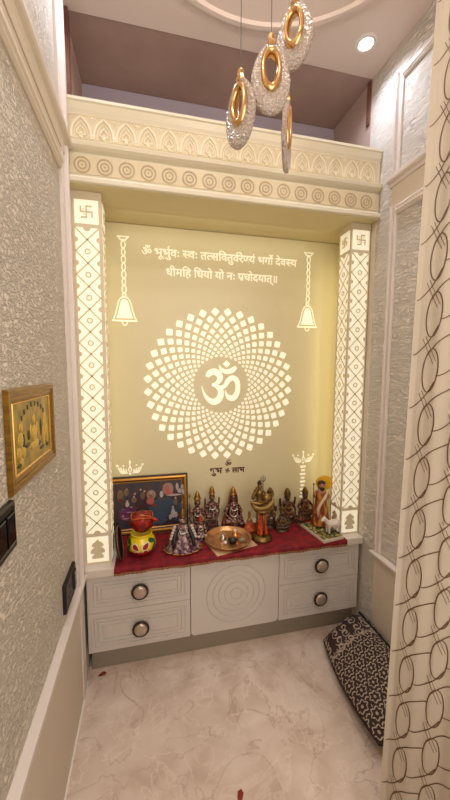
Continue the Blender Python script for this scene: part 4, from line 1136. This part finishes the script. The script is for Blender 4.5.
# board with robed saint and white calf
def board():
    a = math.radians(9); cx, cy = 1.190, .074
    t = thing('display_board', 'white-edged board with green and yellow turf top at the right end of the worktop', 'board', (cx, cy, Z0+.0005), a)
    m = MB().box(-.064, .064, -.100, .100, 0, .016); o = m.build('slab', mat('board_white', (214, 198, 180), .5), t); bevel(o, .0015, 2)
    TURF = painted('turf', [(52, 84, 40), (168, 140, 70), (40, 68, 38), (196, 178, 120), (84, 104, 50), (150, 92, 48)], 90, 0, .8)
    m = MB(); n = 30; rnd = random.Random(9)
    vs = [(-.060+.120*i/n, -.096+.192*j/n, .0162+(rnd.random()*.004 if 0 < i < n and 0 < j < n else 0)) for j in range(n+1) for i in range(n+1)]
    m.add(vs, [(j*(n+1)+i, j*(n+1)+i+1, (j+1)*(n+1)+i+1, (j+1)*(n+1)+i) for j in range(n) for i in range(n)]); m.build('turf_top', TURF, t)
    zt = Z0+.0185
    # saint
    s = thing('saint_figurine', 'standing bearded figurine in ochre and brown robes with a yellow halo on the board', 'figurine', (1.207, .118, zt), math.radians(-14))
    s.scale = (1.22, 1.1, 1.04)
    h = .245
    b = MB(); b.tube([(0, 0, .03), (0, 0, .10), (0, 0, .135), (0, 0, .165), (0, 0, .190), (0, 0, .200)], [.026, .024, .021, .023, .024, .010], 16)
    b.ell((0, -.003, .219), (.0145, .016, .020), 14); b.ell((0, -.020, .218), (.003, .004, .004), 8)
    b.tube([(-.022, 0, .188), (-.036, -.010, .160), (-.038, -.022, .178)], [.008, .007, .005], 8); b.ell((-.038, -.023, .185), (.006, .005, .008), 8)
    b.tube([(.022, 0, .188), (.034, -.010, .158), (.016, -.026, .150)], [.008, .007, .005], 8); b.ell((.012, -.028, .150), (.007, .005, .006), 8)
    b.tube([(-.010, 0, .04), (-.011, -.004, .004), (-.012, -.014, .003)], [.010, .007, .005], 8); b.tube([(.010, 0, .04), (.011, -.004, .004), (.012, -.014, .003)], [.010, .007, .005], 8)
    o = b.build('body', SKIN, s, True); r = o.modifiers.new('remesh', 'REMESH'); r.mode = 'VOXEL'; r.voxel_size = .0022; r.use_smooth_shade = True
    m = MB(); n = 48; vs = []
    L = [(.190, .026), (.175, .029), (.15, .027), (.13, .027), (.09, .032), (.05, .037), (.010, .042)]
    for z_, r_ in L:
        for i in range(n):
            q = 2*PI*i/n; rr = r_*(1+.07*math.sin(q*9)*(1-z_/.2)); vs.append((rr*math.cos(q), rr*.85*math.sin(q), z_))
    m.add(vs, [(j*n+i, j*n+(i+1) % n, (j+1)*n+(i+1) % n, (j+1)*n+i) for j in range(len(L)-1) for i in range(n)])
    m.build('robe', mat('ochre_robe', (196, 136, 48), .5, noise=((60, 60, 18), (126, 52, 34), .42, .56)), s, True)
    m = MB(); m.tube([(.024, -.004, .192), (.010, -.028, .165), (-.008, -.032, .135), (-.020, -.028, .100), (-.018, -.034, .060)], [.007, .0075, .007, .007, .004], 8); m.build('pale_sash', mat('sash', (216, 186, 156), .5), s, True)
    m = MB(); m.ell((0, .003, .231), (.018, .018, .014), 14); m.tube([(0, .014, .228), (-.002, .018, .205), (-.002, .019, .185)], [.014, .012, .006], 8); m.build('hair', mat('dark_hair', (44, 28, 20), .5), s, True)
    m = MB(); m.ell((0, -.013, .207), (.011, .009, .012), 10); m.build('beard', mat('dark_hair', (0, 0, 0)), s, True)
    m = MB(); m.tube([(-.040, -.024, .004), (-.041, -.024, .232)], .0022, 8); m.ell((-.041, -.024, .235), (.005, .005, .006), 8); m.build('staff', mat('staff_wood', (120, 70, 30), .5), s, True)
    m = MB(); m.lathe([(.0001, -.0015), (.036, -.0015), (.039, 0), (.036, .0015), (.0001, .0015)], 36, False, 'y', (.018, .024, .226)); m.build('halo', mat('halo_yellow', (222, 168, 20), .35, .2), s, True)
    # calf
    c = thing('white_calf', 'small white calf figurine standing before the robed figure', 'calf', (1.222, .024, zt), math.radians(186)); c.scale = (.98, 1.15, 1.08)
    b = MB()
    b.tube([(-.040, 0, .050), (-.026, 0, .051), (0, 0, .048), (.022, 0, .052), (.034, 0, .062), (.046, 0, .076)], [.014, .0185, .0185, .0175, .012, .0095], 14)
    b.ell((.053, 0, .079), (.014, .0095, .010), 12); b.ell((.063, 0, .074), (.009, .007, .007), 10)
    for s_ in (-1, 1):
        b.tube([(.024, s_*.009, .046), (.026, s_*.009, .022), (.025, s_*.009, .002)], [.008, .0045, .004], 8)
        b.tube([(-.032, s_*.009, .046), (-.027, s_*.009, .032), (-.035, s_*.009, .020), (-.033, s_*.009, .002)], [.011, .007, .004, .004], 8)
        b.tube([(.047, s_*.008, .083), (.043, s_*.018, .082)], [.004, .002], 6)
        b.tube([(.049, s_*.004, .087), (.047, s_*.007, .095)], [.0025, .001], 6)
    b.tube([(-.052, 0, .055), (-.057, 0, .040), (-.057, 0, .022)], [.003, .002, .003], 6)
    o = b.build('body', mat('calf_white', (226, 214, 200), .45), c, True); r = o.modifiers.new('remesh', 'REMESH'); r.mode = 'VOXEL'; r.voxel_size = .0014; r.use_smooth_shade = True
    m = MB()
    for p in ((.025, .009), (.025, -.009), (-.033, .009), (-.033, -.009)): m.lathe([(.0048, 0), (.0052, .004), (.0044, .007)], 10, True, 'z', (p[0], p[1], 0))
    m.build('hooves', mat('hoof_dark', (58, 42, 34), .5), c, True)
board()

# flower bits on the floor and grout line at the left wall
for i, (x, y, r) in enumerate(((.051, .022, .3), (.562, -.548, 1.1))):
    m = MB(); m.T = Matrix.Rotation(r, 4, 'Z')
    vs = [(-.020, 0, .001), (-.008, -.009, .004), (.012, -.010, .002), (.022, 0, .001), (.010, .010, .005), (-.006, .008, .003), (0, 0, .007)]
    m.add(vs, [(0, 1, 6), (1, 2, 6), (2, 3, 6), (3, 4, 6), (4, 5, 6), (5, 0, 6), (5, 4, 3, 2, 1, 0)])
    o = m.build('dry_petal', mat('petal_red', (140, 44, 26), .7), loc=(x, y, 0)); tag(o, ['crumpled red petal on the floor in the corner below the left drawers', 'brown-red petal on the marble at the bottom of the picture'][i], 'petal')
struct(MB().box(XL+.004, XL+.010, YF, .0, 0, .003).build('baseboard_left', mat('white_grout', (236, 228, 220), .6)))
#@@END


# ------------------------------------------------------------------ lights
def spot(x, y, e, col, ang=1.9, blend=.6, r=.035, z=ZC-.012, name='downlight_lamp'):
    l = bpy.data.lights.new(name, 'SPOT'); l.energy = e; l.color = col; l.spot_size = ang; l.spot_blend = blend; l.shadow_soft_size = r
    o = bpy.data.objects.new(name, l); COL.objects.link(o); o.location = (x, y, z); return o
def area(name, loc, rot, sx, sy, e, col, spread=PI):
    l = bpy.data.lights.new(name, 'AREA'); l.shape = 'RECTANGLE'; l.size = sx; l.size_y = sy; l.energy = e; l.color = col; l.spread = spread
    o = bpy.data.objects.new(name, l); COL.objects.link(o); o.location = loc; o.rotation_euler = rot; return o
WARM = (1, .80, .58); NEU = (.82, .88, 1.05)
DL = [(1.242, -.075), (.13, -1.15), (1.242, -1.15), (.16, -.10)]
for i, (x, y) in enumerate(DL):
    t = thing('downlight', ['round white downlight glowing in the ceiling beside the right wall', 'round downlight in the ceiling by the left wall above the gold picture', 'round downlight in the ceiling above the curtain', 'round downlight in the ceiling by the left wall beside the loft'][i], 'ceiling light', (x, y, ZC))
    MB().lathe([(.031, -.0005), (.031, -.006), (.044, -.006), (.047, -.003), (.047, -.0005)], 32, False).build('trim_ring', WHITE, t, True)
    MB().lathe([(.0301, -.0045), (.0001, -.0046)], 32, False).build('lamp_disc', mat('lamp_glow', (255, 250, 245), .5, emit=9, ecol=(255, 246, 240)), t)
    spot(x, y, [14, 26, 22, 12][i], NEU if i in (0, 3) else (1, .94, .88), 2.6, .8)
area('led_cove', (.69, .165, 2.147), (math.radians(28), 0, 0), 1.1, .02, .42, (1, .90, .62))
for x, e_, a_ in ((.06, .34, -.4), (1.335, .60, .1)):
    area('led_strip', (x, .19, 1.34), (PI/2, 0, a_), .03, 1.4, e_, (1, .87, .46))
l = bpy.data.lights.new('ceiling_fill', 'POINT'); l.energy = 5.5; l.color = (1, .93, .86); l.shadow_soft_size = .04  # point light added to brighten the ceiling; no fixture belongs to it
o = bpy.data.objects.new('ceiling_fill', l); COL.objects.link(o); o.location = (.64, -.62, ZC-.16)
# warm fill light added behind the camera; the wall there has no opening
area('rear_fill', (.70, -2.05, 1.7), (PI/2, 0, 0), 1.0, 1.6, 17, (1, .93, .87))

w = bpy.data.worlds.new('World'); SC.world = w; w.use_nodes = True
w.node_tree.nodes['Background'].inputs[0].default_value = (1, .86, .74, 1); w.node_tree.nodes['Background'].inputs[1].default_value = .05

# ------------------------------------------------------------------ camera
yw, pt, rl, f = .2259, .0945, .0038, 330.1
cy_, sy_ = math.cos(yw), math.sin(yw); cp, sp = math.cos(pt), math.sin(pt)
F = Vector((sy_*cp, cy_*cp, -sp)); R = Vector((cy_, -sy_, 0)); U = R.cross(F)
c, s_ = math.cos(rl), math.sin(rl); R, U = R*c+U*s_, -R*s_+U*c
cd = bpy.data.cameras.new('camera'); cam = bpy.data.objects.new('camera', cd); COL.objects.link(cam)
M = Matrix((R, U, -F)).transposed().to_4x4(); M.translation = Vector((.2898, -1.4852, 1.4267)); cam.matrix_world = M
cd.sensor_fit = 'VERTICAL'; cd.sensor_height = 36; cd.lens = f/800*36; cd.clip_start = .02
SC.camera = cam
SC.view_settings.view_transform = 'Standard'; SC.view_settings.look = 'None'; SC.view_settings.gamma = 1
SC.view_settings.use_curve_mapping = False; SC.view_settings.exposure = 0
